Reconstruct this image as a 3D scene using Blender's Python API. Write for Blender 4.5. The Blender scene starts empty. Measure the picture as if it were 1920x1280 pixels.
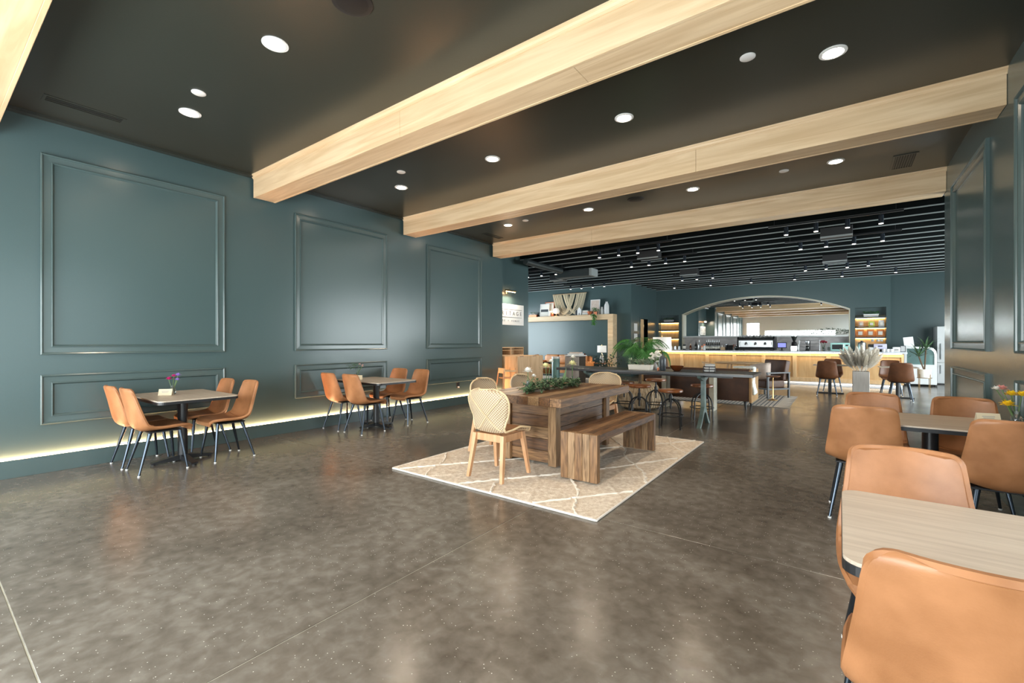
import bpy, bmesh, math, random
from mathutils import Vector, Matrix
random.seed(7)
PI = math.pi
SC = bpy.context.scene
COL = SC.collection

# ------------------------------------------------------------------ camera, view, world
F_PX, HOR, CAM_H, CAM_X = 836.0, 641.3, 1.34, 6.564
YAW = math.atan(615 / 836.0)
cd = bpy.data.cameras.new('camera'); cd.sensor_width = 36.0; cd.lens = F_PX / 1920 * 36
cd.shift_y = (HOR - 640) / 1920; cd.clip_start = 0.05; cd.clip_end = 200
cam = bpy.data.objects.new('camera', cd); COL.objects.link(cam)
cam.location = (CAM_X, 0, CAM_H); cam.rotation_euler = (PI / 2, 0, YAW)
SC.camera = cam
SC.view_settings.view_transform = 'Standard'; SC.view_settings.look = 'None'
SC.view_settings.gamma = 1.0; SC.view_settings.use_curve_mapping = False
SC.view_settings.exposure = 0.55
W = bpy.data.worlds.new('world'); SC.world = W; W.use_nodes = True
W.node_tree.nodes['Background'].inputs[0].default_value = (0.75, 0.87, 1.0, 1)
W.node_tree.nodes['Background'].inputs[1].default_value = 1.0
SC.cycles.max_bounces = 7; SC.cycles.diffuse_bounces = 4; SC.cycles.glossy_bounces = 4
SC.cycles.sample_clamp_indirect = 6.0; SC.cycles.caustics_reflective = False; SC.cycles.caustics_refractive = False
DAY_REAR, DAY_RIGHT, DAY_BACK, DAY_SOFA = 10.5, 1.6, 10.0, 10.0     # brightness of the daylit panes
LAMP_W, LED = 40.0, 14.0

# photo pixel -> world point on a plane (distance comes from the plane it touches)
_S, _C = math.sin(YAW), math.cos(YAW)
def _d(px):
    u = (px - 960) / F_PX; return -_S + u * _C, _C + u * _S
def onZ(px, py, z=0.0):
    t = (CAM_H - z) * F_PX / (py - HOR); a, b = _d(px); return Vector((CAM_X + t * a, t * b, z))
def onY(px, py, y):
    a, b = _d(px); t = y / b; return Vector((CAM_X + t * a, y, CAM_H - (py - HOR) * t / F_PX))
def onX(px, py, x):
    a, b = _d(px); t = (x - CAM_X) / a; return Vector((x, t * b, CAM_H - (py - HOR) * t / F_PX))

# ------------------------------------------------------------------ materials
MT = {}
def mat(name, col, rough=.5, metal=0., spec=.5, emit=None, es=0., col2=None, scale=(1, 1, 1), nscale=4., detail=5., bump=0., bscale=None,
        coords='Object', lo=.35, hi=.65, coat=0., trans=0., rough2=None, sheen=0., alpha=1., dist=0.):
    m = bpy.data.materials.new(name); m.use_nodes = True; nt = m.node_tree; N = nt.nodes; L = nt.links
    p = N['Principled BSDF']
    p.inputs['Base Color'].default_value = (*col, 1); p.inputs['Roughness'].default_value = rough
    p.inputs['Metallic'].default_value = metal; p.inputs['Specular IOR Level'].default_value = spec
    p.inputs['Coat Weight'].default_value = coat; p.inputs['Transmission Weight'].default_value = trans
    p.inputs['Sheen Weight'].default_value = sheen
    if emit: p.inputs['Emission Color'].default_value = (*emit, 1); p.inputs['Emission Strength'].default_value = es
    if col2 or bump:
        if coords == 'World': src = N.new('ShaderNodeNewGeometry').outputs['Position']
        else: src = N.new('ShaderNodeTexCoord').outputs['Object']
        mp = N.new('ShaderNodeMapping'); mp.inputs['Scale'].default_value = scale; L.new(src, mp.inputs['Vector'])
        nz = N.new('ShaderNodeTexNoise'); nz.inputs['Scale'].default_value = nscale; nz.inputs['Detail'].default_value = detail
        nz.inputs['Distortion'].default_value = dist
        L.new(mp.outputs[0], nz.inputs['Vector'])
        if col2:
            cr = N.new('ShaderNodeValToRGB'); cr.color_ramp.elements[0].color = (*col, 1); cr.color_ramp.elements[1].color = (*col2, 1)
            cr.color_ramp.elements[0].position = lo; cr.color_ramp.elements[1].position = hi
            L.new(nz.outputs['Fac'], cr.inputs['Fac']); L.new(cr.outputs[0], p.inputs['Base Color'])
        if rough2 is not None:
            mr = N.new('ShaderNodeMapRange'); mr.inputs['From Min'].default_value = lo; mr.inputs['From Max'].default_value = hi
            mr.inputs['To Min'].default_value = rough; mr.inputs['To Max'].default_value = rough2
            L.new(nz.outputs['Fac'], mr.inputs['Value']); L.new(mr.outputs[0], p.inputs['Roughness'])
        if bump:
            bp = N.new('ShaderNodeBump'); bp.inputs['Strength'].default_value = bump; bp.inputs['Distance'].default_value = .01
            if bscale:
                n2 = N.new('ShaderNodeTexNoise'); n2.inputs['Scale'].default_value = bscale; n2.inputs['Detail'].default_value = 3
                L.new(src, n2.inputs['Vector']); L.new(n2.outputs['Fac'], bp.inputs['Height'])
            else: L.new(nz.outputs['Fac'], bp.inputs['Height'])
            L.new(bp.outputs[0], p.inputs['Normal'])
    MT[name] = m; return m
mat('teal', (.062, .100, .103), .25, bump=.04, bscale=60, coords='World')
mat('teal_trim', (.072, .108, .108), .20)
mat('ceil', (.031, .033, .026), .28, bump=.03, bscale=80, coords='World')
mat('deck', (.004, .005, .005), .8, spec=.1)
mat('joist', (.030, .040, .041), .45); mat('joist_black', (.005, .007, .007), .7, spec=.1)
mat('flange', (.30, .33, .33), .4)  # pale tone paints the light caught by the joists' lower edges
mat('white_wall', (.78, .80, .78), .6)
mat('beam_wood', (.62, .43, .245), .40, col2=(.76, .575, .365), scale=(.4, 6, 6), nscale=2.0, detail=8, dist=1.2, coords='World', bump=.03)
mat('oak', (.55, .35, .19), .45, col2=(.68, .47, .28), scale=(5, 5, .5), nscale=3, detail=7, dist=.8)
mat('bar_panel', (.53, .32, .14), .5, col2=(.63, .41, .20), scale=(5, 5, .6), nscale=2.5, detail=7, dist=.8, coords='World'); mat('bar_wood', (.62, .40, .20), .45, col2=(.74, .52, .29), scale=(5, 5, .6), nscale=2.5, detail=7, dist=.8, coords='World')  # bar_panel is darkened to paint in shade that marks the recesses
mat('laminate', (.44, .36, .285), .38, col2=(.53, .445, .36), scale=(1, 14, 14), nscale=3, detail=8, dist=.5)
mat('leather', (.29, .122, .047), .42, col2=(.40, .178, .076), nscale=7, detail=6, bump=.05, bscale=220)
mat('leather_mid', (.10, .034, .011), .42, col2=(.15, .055, .020), nscale=7); mat('leather_seam', (.24, .09, .03), .5)
mat('leather_dark', (.050, .017, .006), .58, col2=(.085, .032, .012), nscale=5)
mat('leather_lit', (.36, .20, .075), .5, col2=(.46, .27, .11), nscale=5)  # paler brown paints light from the right onto the sofa ends
mat('leather_orange', (.52, .20, .065), .42, col2=(.66, .30, .11), nscale=5)
mat('gunmetal', (.06, .075, .095), .24, metal=.85)
mat('black_metal', (.012, .013, .015), .38)
mat('black', (.008, .008, .009), .5)
mat('glide', (.75, .75, .74), .4)
mat('chrome', (.60, .61, .62), .18, metal=1.)
mat('steel', (.50, .52, .53), .30, metal=1.)
mat('brass', (.62, .40, .18), .3, metal=1.)
mat('iron_green', (.10, .155, .145), .5, col2=(.17, .235, .22), nscale=9)
mat('slab_pale', (.40, .38, .31), .55, col2=(.50, .48, .40), nscale=6)
mat('dark_top', (.018, .020, .023), .30, col2=(.032, .032, .034), scale=(1, 8, 8), nscale=4)
mat('stool_wood', (.16, .055, .018), .28, col2=(.30, .11, .04), scale=(2, 12, 2), nscale=4, detail=6)
for i, (a, b) in enumerate([((.060, .028, .011), (.20, .105, .046)), ((.10, .055, .026), (.28, .165, .085)), ((.045, .021, .009), (.155, .080, .036)), ((.15, .095, .052), (.36, .245, .15))]):
    a = (a[0] * 1.02, a[1] * .90, a[2] * .72); b = (b[0] * 1.02, b[1] * .91, b[2] * .76)
    mat('rustic%d' % i, a, .42, col2=b, scale=(9, .8, 9), nscale=4, detail=9, dist=1.4, bump=.12)
    mat('rusticz%d' % i, a, .45, col2=b, scale=(9, 9, .8), nscale=4, detail=9, dist=1.4, bump=.12)
    mat('rusticx%d' % i, a, .45, col2=b, scale=(.8, 9, 9), nscale=4, detail=9, dist=1.4, bump=.12)
mat('chair_wood', (.52, .27, .13), .42, col2=(.64, .37, .20), scale=(6, 6, 1), nscale=4, detail=6)
mat('rim', (.66, .50, .30), .45)
mat('cushion', (.26, .12, .05), .6)
mat('rug', (.56, .46, .36), .95, col2=(.76, .68, .58), nscale=30, detail=8, spec=.1, bump=.6, bscale=160)
mat('rug_edge', (.75, .71, .66), .95, spec=.1); mat('rug_line', (.70, .64, .56), .95, spec=.1)
mat('rug_stripe', (.62, .55, .47), .95, spec=.1); mat('rug_stripe2', (.16, .16, .17), .95, spec=.1)
mat('quartz', (.74, .76, .80), .2, col2=(.62, .65, .70), nscale=3)
mat('stone', (.40, .37, .36), .35, col2=(.55, .52, .51), nscale=2.5, dist=1.5)
mat('mirror', (.90, .92, .91), .012, metal=1.)
mat('cream_trim', (.62, .58, .44), .45)
mat('white', (.80, .80, .79), .4); mat('white_gloss', (.80, .82, .82), .18)
mat('shade', (.82, .81, .78), .8, emit=(1, .93, .82), es=.25)
mat('paper', (.80, .79, .74), .8); mat('ink', (.03, .03, .035), .7); mat('grey_ink', (.35, .34, .32), .8)
mat('card', (.70, .62, .45), .7)
mat('glass', (.85, .92, .92), .05, trans=.92, spec=.5)
mat('case_glass', (.30, .48, .46), .06, trans=.6)
mat('amber', (.10, .025, .006), .12); mat('bottle', (.02, .022, .02), .15); mat('label', (.72, .68, .60), .7)
mat('leaf', (.045, .10, .045), .5, col2=(.10, .19, .09), nscale=12)
mat('leaf_dark', (.020, .045, .026), .5, col2=(.05, .09, .05), nscale=14)
mat('leaf_grey', (.16, .22, .15), .6, col2=(.30, .37, .27), nscale=14)
mat('palm', (.045, .16, .035), .42, col2=(.10, .30, .08), nscale=6)
mat('stem', (.10, .17, .06), .6); mat('twig', (.10, .06, .03), .7)
mat('petal_white', (.85, .83, .78), .6); mat('petal_cream', (.82, .78, .45), .6); mat('petal_yellow', (.90, .62, .02), .6)
mat('petal_pink', (.80, .35, .30), .6); mat('petal_magenta', (.62, .02, .20), .6); mat('petal_violet', (.36, .22, .62), .6); mat('petal_red', (.28, .01, .03), .6)
mat('petal_blush', (.75, .55, .52), .6)
mat('planter_warm', (.52, .47, .42), .6, col2=(.60, .55, .50), scale=(6, 6, .6), nscale=5); mat('pampas', (.74, .67, .56), .95, col2=(.86, .81, .73), nscale=30)
mat('wicker', (.34, .24, .14), .7, col2=(.55, .43, .29), scale=(1, 1, .2), nscale=40)
mat('ceramic', (.045, .055, .065), .35); mat('ceramic_grey', (.42, .42, .42), .4)
mat('macrame', (.72, .64, .47), .9)
mat('fur', (.70, .74, .70), .95, col2=(.84, .86, .83), nscale=30, bump=.5, bscale=70); mat('fur_dark', (.05, .015, .01), .9, col2=(.14, .05, .03), nscale=20, bump=.5, bscale=60)
mat('linen', (.66, .52, .44), .9, col2=(.74, .62, .54), nscale=12)
mat('mint', (.42, .72, .66), .3); mat('lilac', (.55, .53, .70), .3); mat('orange_bag', (.75, .25, .07), .5); mat('lime_bag', (.62, .68, .12), .5); mat('blush_bag', (.80, .55, .42), .5)
mat('grey_wood', (.28, .25, .23), .7, col2=(.38, .34, .31), scale=(9, 9, .7), nscale=4)
mat('teal_vase', (.16, .30, .28), .4); mat('copper', (.50, .16, .08), .35, metal=.6)
mat('pane_rear', (.8, .8, .8), .5, emit=(.90, .98, 1.0), es=DAY_REAR)
mat('pane_right', (.8, .8, .8), .5, emit=(.80, .93, 1.0), es=DAY_RIGHT)
mat('pane_back', (.8, .8, .8), .5, emit=(.88, .97, 1.0), es=DAY_BACK)
mat('pane_sofa', (.8, .8, .8), .5, emit=(.82, .94, 1.0), es=DAY_SOFA)
mat('led', (1, .8, .5), .5, emit=(1.0, .52, .25), es=LED * 6.5)
mat('led_bar', (1, .8, .5), .5, emit=(1.0, .70, .30), es=LED * 1.0)
mat('led_niche', (1, .8, .5), .5, emit=(1.0, .68, .26), es=LED * .8)
mat('led_toe', (1, .8, .5), .5, emit=(1.0, .80, .55), es=4.); mat('lens', (1, .9, .8), .5, emit=(1.0, .80, .58), es=60.)
mat('spot_lens', (1, .9, .8), .5, emit=(1.0, .92, .82), es=5.)
mat('screen', (.1, .1, .3), .3, emit=(.33, .36, .85), es=.7)

def floor_material():
    m = bpy.data.materials.new('concrete'); m.use_nodes = True; nt = m.node_tree; N = nt.nodes; L = nt.links; p = N['Principled BSDF']
    g = N.new('ShaderNodeNewGeometry').outputs['Position']
    def noise(s, d, dist=0):
        n = N.new('ShaderNodeTexNoise'); n.inputs['Scale'].default_value = s; n.inputs['Detail'].default_value = d; n.inputs['Distortion'].default_value = dist
        L.new(g, n.inputs['Vector']); return n.outputs['Fac']
    a = noise(.9, 6, .6); b = noise(12, 10, .3); c = noise(45, 3)
    mx = N.new('ShaderNodeMath'); mx.operation = 'MULTIPLY_ADD'; mx.inputs[1].default_value = .54; L.new(a, mx.inputs[0])
    m2 = N.new('ShaderNodeMath'); m2.operation = 'MULTIPLY'; m2.inputs[1].default_value = .46; L.new(b, m2.inputs[0]); L.new(m2.outputs[0], mx.inputs[2])
    cr = N.new('ShaderNodeValToRGB'); e = cr.color_ramp.elements
    e[0].position = .30; e[0].color = (.072, .057, .043, 1); e[1].position = .72; e[1].color = (.235, .210, .180, 1)
    k = e.new(.5); k.color = (.134, .115, .094, 1)
    L.new(mx.outputs[0], cr.inputs['Fac'])
    v = N.new('ShaderNodeTexVoronoi'); v.inputs['Scale'].default_value = 70; L.new(g, v.inputs['Vector'])
    lt = N.new('ShaderNodeMath'); lt.operation = 'LESS_THAN'; lt.inputs[1].default_value = .16; L.new(v.outputs['Distance'], lt.inputs[0])
    gt = N.new('ShaderNodeMath'); gt.operation = 'GREATER_THAN'; gt.inputs[1].default_value = .86; sx_ = N.new('ShaderNodeSeparateColor'); L.new(v.outputs['Color'], sx_.inputs[0]); L.new(sx_.outputs[0], gt.inputs[0])
    ml = N.new('ShaderNodeMath'); ml.operation = 'MULTIPLY'; L.new(lt.outputs[0], ml.inputs[0]); L.new(gt.outputs[0], ml.inputs[1])
    mc = N.new('ShaderNodeMixRGB'); mc.inputs[2].default_value = (.55, .52, .46, 1); L.new(ml.outputs[0], mc.inputs[0]); L.new(cr.outputs[0], mc.inputs[1])
    L.new(mc.outputs[0], p.inputs['Base Color'])
    mr = N.new('ShaderNodeMapRange'); mr.inputs['From Min'].default_value = .3; mr.inputs['From Max'].default_value = .7
    mr.inputs['To Min'].default_value = .19; mr.inputs['To Max'].default_value = .27; L.new(a, mr.inputs['Value']); L.new(mr.outputs[0], p.inputs['Roughness'])
    bp = N.new('ShaderNodeBump'); bp.inputs['Strength'].default_value = .035; bp.inputs['Distance'].default_value = .01; L.new(c, bp.inputs['Height']); L.new(bp.outputs[0], p.inputs['Normal'])
    MT['concrete'] = m
floor_material()
def rattan_material():
    m = bpy.data.materials.new('rattan'); m.use_nodes = True; nt = m.node_tree; N = nt.nodes; L = nt.links; p = N['Principled BSDF']
    tc = N.new('ShaderNodeTexCoord').outputs['Object']
    def wave(rot):
        mp = N.new('ShaderNodeMapping'); mp.inputs['Rotation'].default_value = (0, rot, 0); L.new(tc, mp.inputs['Vector'])
        w = N.new('ShaderNodeTexWave'); w.inputs['Scale'].default_value = 17; w.inputs['Distortion'].default_value = .6; L.new(mp.outputs[0], w.inputs['Vector']); return w.outputs['Fac']
    mm = N.new('ShaderNodeMath'); mm.operation = 'MULTIPLY'; L.new(wave(.78), mm.inputs[0]); L.new(wave(-.78), mm.inputs[1])
    cr = N.new('ShaderNodeValToRGB'); cr.color_ramp.elements[0].color = (.30, .20, .11, 1); cr.color_ramp.elements[1].color = (.68, .565, .41, 1); cr.color_ramp.elements[1].position = .4
    L.new(mm.outputs[0], cr.inputs['Fac']); L.new(cr.outputs[0], p.inputs['Base Color']); p.inputs['Roughness'].default_value = .6
    bp = N.new('ShaderNodeBump'); bp.inputs['Strength'].default_value = .4; bp.inputs['Distance'].default_value = .004; L.new(mm.outputs[0], bp.inputs['Height']); L.new(bp.outputs[0], p.inputs['Normal'])
    MT['rattan'] = m
rattan_material()

# ------------------------------------------------------------------ mesh helpers
class B:
    def __init__(s): s.bm = bmesh.new()
    def box(s, x0, x1, y0, y1, z0, z1, bev=0., seg=2, M=None):
        r = bmesh.ops.create_cube(s.bm, size=1.)
        v = r['verts']
        for q in v:
            q.co = Vector((x0 + (q.co.x + .5) * (x1 - x0), y0 + (q.co.y + .5) * (y1 - y0), z0 + (q.co.z + .5) * (z1 - z0)))
        if bev:
            es = list({e for q in v for e in q.link_edges})
            o = bmesh.ops.bevel(s.bm, geom=es, offset=bev, segments=seg, affect='EDGES', profile=.6)
            v = list({q for f in o['faces'] for q in f.verts} | {q for q in v if q.is_valid})
        if M is not None:
            for q in v: q.co = M @ q.co
        return s
    def cyl(s, p0, p1, r0, r1=None, n=12, cap=True):
        r1 = r0 if r1 is None else r1
        p0, p1 = Vector(p0), Vector(p1); d = p1 - p0
        q = d.to_track_quat('Z', 'Y')
        a, b = [], []
        for i in range(n):
            c = Vector((math.cos(2 * PI * i / n), math.sin(2 * PI * i / n), 0))
            a.append(s.bm.verts.new(p0 + q @ (c * r0))); b.append(s.bm.verts.new(p1 + q @ (c * r1)))
        for i in range(n):
            s.bm.faces.new((a[i], a[(i + 1) % n], b[(i + 1) % n], b[i]))
        if cap: s.bm.faces.new(a[::-1]); s.bm.faces.new(b)
        return s
    def lathe(s, prof, c=(0, 0, 0), n=20, sx=1., sy=1.):
        c = Vector(c); R = []
        for r, z in prof:
            R.append([s.bm.verts.new(c + Vector((max(r, .0004) * math.cos(2 * PI * i / n) * sx, max(r, .0004) * math.sin(2 * PI * i / n) * sy, z))) for i in range(n)])
        for a, b in zip(R, R[1:]):
            for i in range(n): s.bm.faces.new((a[i], a[(i + 1) % n], b[(i + 1) % n], b[i]))
        s.bm.faces.new(R[0][::-1]); s.bm.faces.new(R[-1]); return s
    def tube(s, pts, r, n=6, closed=False):
        pts = [Vector(p) for p in pts]; R = []; k = len(pts); up = Vector((0, 0, 1))
        for i, p in enumerate(pts):
            a = pts[(i - 1) % k] if (closed or i) else p; b = pts[(i + 1) % k] if (closed or i < k - 1) else p
            t = (b - a).normalized()
            u = t.cross(up); u = u.normalized() if u.length > .05 else t.cross(Vector((1, 0, 0))).normalized()
            w = t.cross(u); rr = r[i] if isinstance(r, (list, tuple)) else r
            R.append([s.bm.verts.new(p + (u * math.cos(2 * PI * j / n) + w * math.sin(2 * PI * j / n)) * rr) for j in range(n)])
        for i in range(k if closed else k - 1):
            a, b = R[i], R[(i + 1) % k]
            for j in range(n): s.bm.faces.new((a[j], a[(j + 1) % n], b[(j + 1) % n], b[j]))
        if not closed: s.bm.faces.new(R[0][::-1]); s.bm.faces.new(R[-1])
        return s
    def prism(s, poly, axis, d0, d1):
        def P(p, d): return {'x': (d, p[0], p[1]), 'y': (p[0], d, p[1]), 'z': (p[0], p[1], d)}[axis]
        a = [s.bm.verts.new(P(p, d0)) for p in poly]; b = [s.bm.verts.new(P(p, d1)) for p in poly]
        n = len(poly); s.bm.faces.new(a); s.bm.faces.new(b[::-1])
        for i in range(n): s.bm.faces.new((a[i], b[i], b[(i + 1) % n], a[(i + 1) % n]))
        return s
    def grid(s, fn, nu, nv):
        V = [[s.bm.verts.new(fn(i / nu, j / nv)) for j in range(nv + 1)] for i in range(nu + 1)]
        for i in range(nu):
            for j in range(nv): s.bm.faces.new((V[i][j], V[i + 1][j], V[i + 1][j + 1], V[i][j + 1]))
        return V
    def ball(s, c, r, sub=2, sc=(1, 1, 1)):
        o = bmesh.ops.create_icosphere(s.bm, subdivisions=sub, radius=r); c = Vector(c)
        for q in o['verts']: q.co = Vector((q.co.x * sc[0], q.co.y * sc[1], q.co.z * sc[2])) + c
        return s
    def leaf(s, p, d, L, w, droop=.2):
        p = Vector(p); d = Vector(d).normalized(); sd = d.cross(Vector((0, 0, 1)))
        sd = sd.normalized() if sd.length > .05 else Vector((1, 0, 0)); up = sd.cross(d)
        m = p + d * L * .5 + up * L * .06; e = p + d * L - Vector((0, 0, L * droop))
        v = [s.bm.verts.new(x) for x in (p, m + sd * w * .5, e, m - sd * w * .5, m - up * w * .15)]
        s.bm.faces.new((v[0], v[4], v[1])); s.bm.faces.new((v[4], v[2], v[1])); s.bm.faces.new((v[0], v[3], v[4])); s.bm.faces.new((v[4], v[3], v[2])); return s
    def obj(s, name, m, parent=None, smooth=False, loc=None, solid=0., sub=0, norm=True):
        if norm: bmesh.ops.recalc_face_normals(s.bm, faces=s.bm.faces)
        me = bpy.data.meshes.new(name); s.bm.to_mesh(me); s.bm.free()
        if smooth:
            me.shade_smooth()
            try: me.set_sharp_from_angle(angle=math.radians(42))
            except Exception: pass
        me.materials.append(MT[m]); o = bpy.data.objects.new(name, me); COL.objects.link(o)
        if parent: o.parent = parent
        if loc is not None: o.location = loc
        if solid:
            k = o.modifiers.new('thickness', 'SOLIDIFY'); k.thickness = solid; k.offset = 0
        if sub:
            k = o.modifiers.new('smooth', 'SUBSURF'); k.levels = sub; k.render_levels = sub
        return o
def tag(o, label, cat, group=None):
    o['label'] = label; o['category'] = cat
    if group: o['group'] = group
    return o
def thing(name, label, cat, loc=(0, 0, 0), rz=0., group=None):
    o = bpy.data.objects.new(name, None); COL.objects.link(o); o.empty_display_size = .1
    o.location = loc; o.rotation_euler = (0, 0, rz); return tag(o, label, cat, group)
def struct(o): o['kind'] = 'structure'; return o
def dup(root, label, loc, rz=0., scale=None):
    def cp(o, par):
        c = o.copy(); COL.objects.link(c); c.parent = par
        for ch in o.children: cp(ch, c)
        return c
    r = cp(root, None); r.location = loc; r.rotation_euler = (0, 0, rz); r['label'] = label
    if scale: r.scale = scale
    return r
def share(o, name, loc=(0, 0, 0), parent=None, rot=None, m=None):
    c = o.copy(); c.name = name; COL.objects.link(c); c.parent = parent if parent else o.parent; c.location = loc
    if rot: c.rotation_euler = rot
    return c
ORD = ('leftmost', 'second', 'third', 'fourth', 'fifth', 'sixth', 'seventh', 'eighth', 'ninth')
# ================================================================== SETTING
XL, XR, CE, YR = 0.0, 7.70, 3.655, -1.6
YB, YS, YBR = 19.75, 16.76, 20.15     # bar wall, lounge wall, far right wall
def sbox(name, m, *a, parent=None, **k):
    o = B().box(*a, **k).obj(name, m, parent)
    return struct(o) if parent is None else o
# floor: sawn concrete panels over a base
fl = sbox('floor', 'black', -7.2, 11.8, -1.8, 20.4, -.12, -.02)
xs = [-7.2, -1.3, 4.556, 11.8]; ys = [-1.8, .31, 3.135, 5.96, 8.79, 11.61, 14.44, 17.27, 20.4]
for i in range(len(xs) - 1):
    for j in range(len(ys) - 1):
        g = .0032
        sbox('concrete_panel', 'concrete', xs[i] + g, xs[i + 1] - g, ys[j] + g, ys[j + 1] - g, -.06, 0, parent=fl, bev=.0015, seg=1)
sbox('joint_filler', 'slab_pale', -7.2, 11.8, -1.8, 20.4, -.02, -.0035, parent=fl)
# hall ceiling
ce = sbox('ceiling', 'ceil', -.6, 7.9, -1.8, 8.46, CE, CE + .12)
ch = sbox('crown_moulding', 'ceil', -.05, .035, YR, 8.16, CE - .03, CE, parent=ce)
sbox('bulkhead', 'ceil', -.6, 11.8, 8.38, 8.46, CE + .12, 4.1, parent=ce)
# exposed joist ceiling of the bar room
cb = sbox('ceiling_back', 'deck', -7.4, 11.8, 8.4, 20.4, 4.06, 4.16)
jb = B().box(-7.2, 11.7, -.012, .012, 3.628, 4.06); jw = jb.obj('joist', 'joist_black', cb, loc=(0, 8.92, 0))
fb = B().box(-7.2, 11.7, -.010, .010, 3.61, 3.628).obj('flange', 'flange', jw)
for k in range(1, 19):
    j = share(jw, 'joist', (0, 8.92 + .6 * k, 0), cb); share(fb, 'flange', (0, 0, 0), j)
# beams
def beam(n, y0):
    b = struct(B().box(0, XR, y0 + .03, y0 + .27, 3.36, CE).obj('trim_%d' % n, 'beam_wood'))
    cut = [2.55, 4.6, 3.1, 5.2][n % 4]
    for x0, x1 in ((0, cut), (cut, XR)):
        B().box(x0, x1 - .0015, 0, .03, 3.343, CE, .003, 1).obj('face_board', 'beam_wood', b, loc=(0, y0, 0))
        B().box(x0, x1 - .0015, .27, .30, 3.343, CE, .003, 1).obj('face_board', 'beam_wood', b, loc=(0, y0, 0))
    cut = [3.5, 2.9, 5.0, 4.1][n % 4]
    for x0, x1 in ((0, cut), (cut, XR)):
        B().box(x0, x1 - .0015, .03, .27, 3.346, 3.362, .002, 1).obj('soffit_board', 'beam_wood', b, loc=(0, y0, 0))
    pr = [(0, CE - .055), (-.006, CE - .055), (-.008, CE - .045), (-.016, CE - .038), (-.024, CE - .022), (-.034, CE - .014), (-.036, CE), (0, CE)]
    B().prism(pr, 'x', 0, XR).obj('crown_moulding', 'beam_wood', b, loc=(0, y0, 0))
    B().prism([(.3 - p[0], p[1]) for p in pr], 'x', 0, XR).obj('crown_moulding', 'beam_wood', b, loc=(0, y0, 0))
for n, y in enumerate((.21, 2.86, 5.50, 8.16)): beam(n + 1, y)
# walls with picture-frame mouldings
PROF = [(0, 0), (0, .026), (.010, .032), (.020, .026), (.024, .016), (.078, .014), (.080, .024), (.088, .026), (.098, .012), (.104, 0)]
def moulding(par, x, s, y0, y1, z0, z1):
    b = B(); R = []
    for ins, h in PROF:
        R.append([b.bm.verts.new((x + s * h, yy, zz)) for yy, zz in ((y0 + ins, z0 + ins), (y1 - ins, z0 + ins), (y1 - ins, z1 - ins), (y0 + ins, z1 - ins))])
    for p, q in zip(R, R[1:]):
        for i in range(4): b.bm.faces.new((p[i], p[(i + 1) % 4], q[(i + 1) % 4], q[i]))
    return b.obj('panel_moulding', 'teal_trim', par)
wl = sbox('wall_left', 'teal', -.60, -.05, YR, 8.595, 0, CE)
for y0, y1 in ((-1.45, -.13), (.815, 2.515), (3.465, 5.155), (6.125, 7.80)):
    moulding(wl, -.05, 1, y0, y1, 1.21, 3.285); moulding(wl, -.05, 1, y0, y1, .49, 1.003)
bl = struct(B().box(-.05, -.012, YR, 8.595, 0, .164).box(-.012, 0, YR, 8.595, 0, .178, .002, 1).obj('baseboard_left', 'teal_trim'))
B().box(-.047, -.016, YR + .05, 8.57, .165, .173).obj('led_strip', 'led', bl)
ol = B().box(-.05, -.03, 6.98, 7.06, .36, .48, .002, 1).obj('outlet_box', 'black', wl)
B().box(-.03, -.012, 7.0, 7.04, .37, .395, .003, 1).obj('plug', 'white', ol)
wr = struct(B().box(XR, XR + .2, 3.2, 8.30, 0, CE).box(XR, XR + .2, YR, -1.3, 0, CE).box(XR, XR + .2, -1.3, 3.2, 3.05, CE).box(XR, XR + .2, -1.3, 3.2, 0, .12).obj('wall_right', 'teal'))
for y0, y1 in ((3.49, 5.19), (6.05, 7.70)):
    moulding(wr, XR, -1, y0, y1, 1.25, 3.27); moulding(wr, XR, -1, y0, y1, .50, 1.04)
br_ = struct(B().box(XR - .03, XR, 3.2, 8.30, 0, .178, .002, 1).obj('baseboard_right', 'teal_trim'))
def window(n, m, axis, at, lo, hi, z0, z1, cols, inw, rail=None, fm='black_metal'):
    """frame bars, one pane per light; axis is the wall's normal, inw the sign towards the room"""
    def bx(b, a0, a1, zz0, zz1, d0, d1):
        p, q = sorted((at + inw * d0, at + inw * d1))
        return b.box(p, q, a0, a1, zz0, zz1) if axis == 'x' else b.box(a0, a1, p, q, zz0, zz1)
    fr = B(); t = .05
    bx(fr, lo, hi, z0, z0 + t, -.1, 0); bx(fr, lo, hi, z1 - t, z1, -.1, 0)
    w = (hi - lo) / cols
    for i in range(cols + 1): bx(fr, max(lo, lo + i * w - t / 2), min(hi, lo + i * w + t / 2), z0 + t, z1 - t, -.1, 0)
    o = struct(fr.obj('window_%d' % n, fm))
    for i in range(cols):
        bx(B(), 0, 0, 0, 0, 0, 0) if False else None
        b = B(); bx(b, lo + i * w + t / 2, lo + (i + 1) * w - t / 2, z0 + t, z1 - t, -.08, -.06); b.obj('pane', m, o)
    return o
window(1, 'pane_right', 'x', XR + .1, -1.3, 3.2, .12, 3.05, 3, -1)
# rear wall behind the camera: white, with shaded windows and a glazed door
wre = struct(B().box(-.2, 7.9, YR - .2, YR, 3.12, CE).box(-.2, .28, YR - .2, YR, 0, 3.12).box(1.22, 1.6, YR - .2, YR, 0, 3.12).box(6.3, 7.9, YR - .2, YR, 0, 3.12).box(1.6, 6.3, YR - .2, YR, 0, .2).box(1.6, 6.3, YR - .2, YR, 2.3, 3.12).box(.28, 1.22, YR - .2, YR, 2.95, 3.12).obj('wall_rear', 'white_wall'))
window(2, 'pane_rear', 'y', YR - .05, 1.6, 6.3, .2, 2.3, 4, 1, fm='white')
window(3, 'pane_rear', 'y', YR - .05, .28, 1.22, 0.0, 2.95, 1, 1, fm='black_metal')
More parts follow.
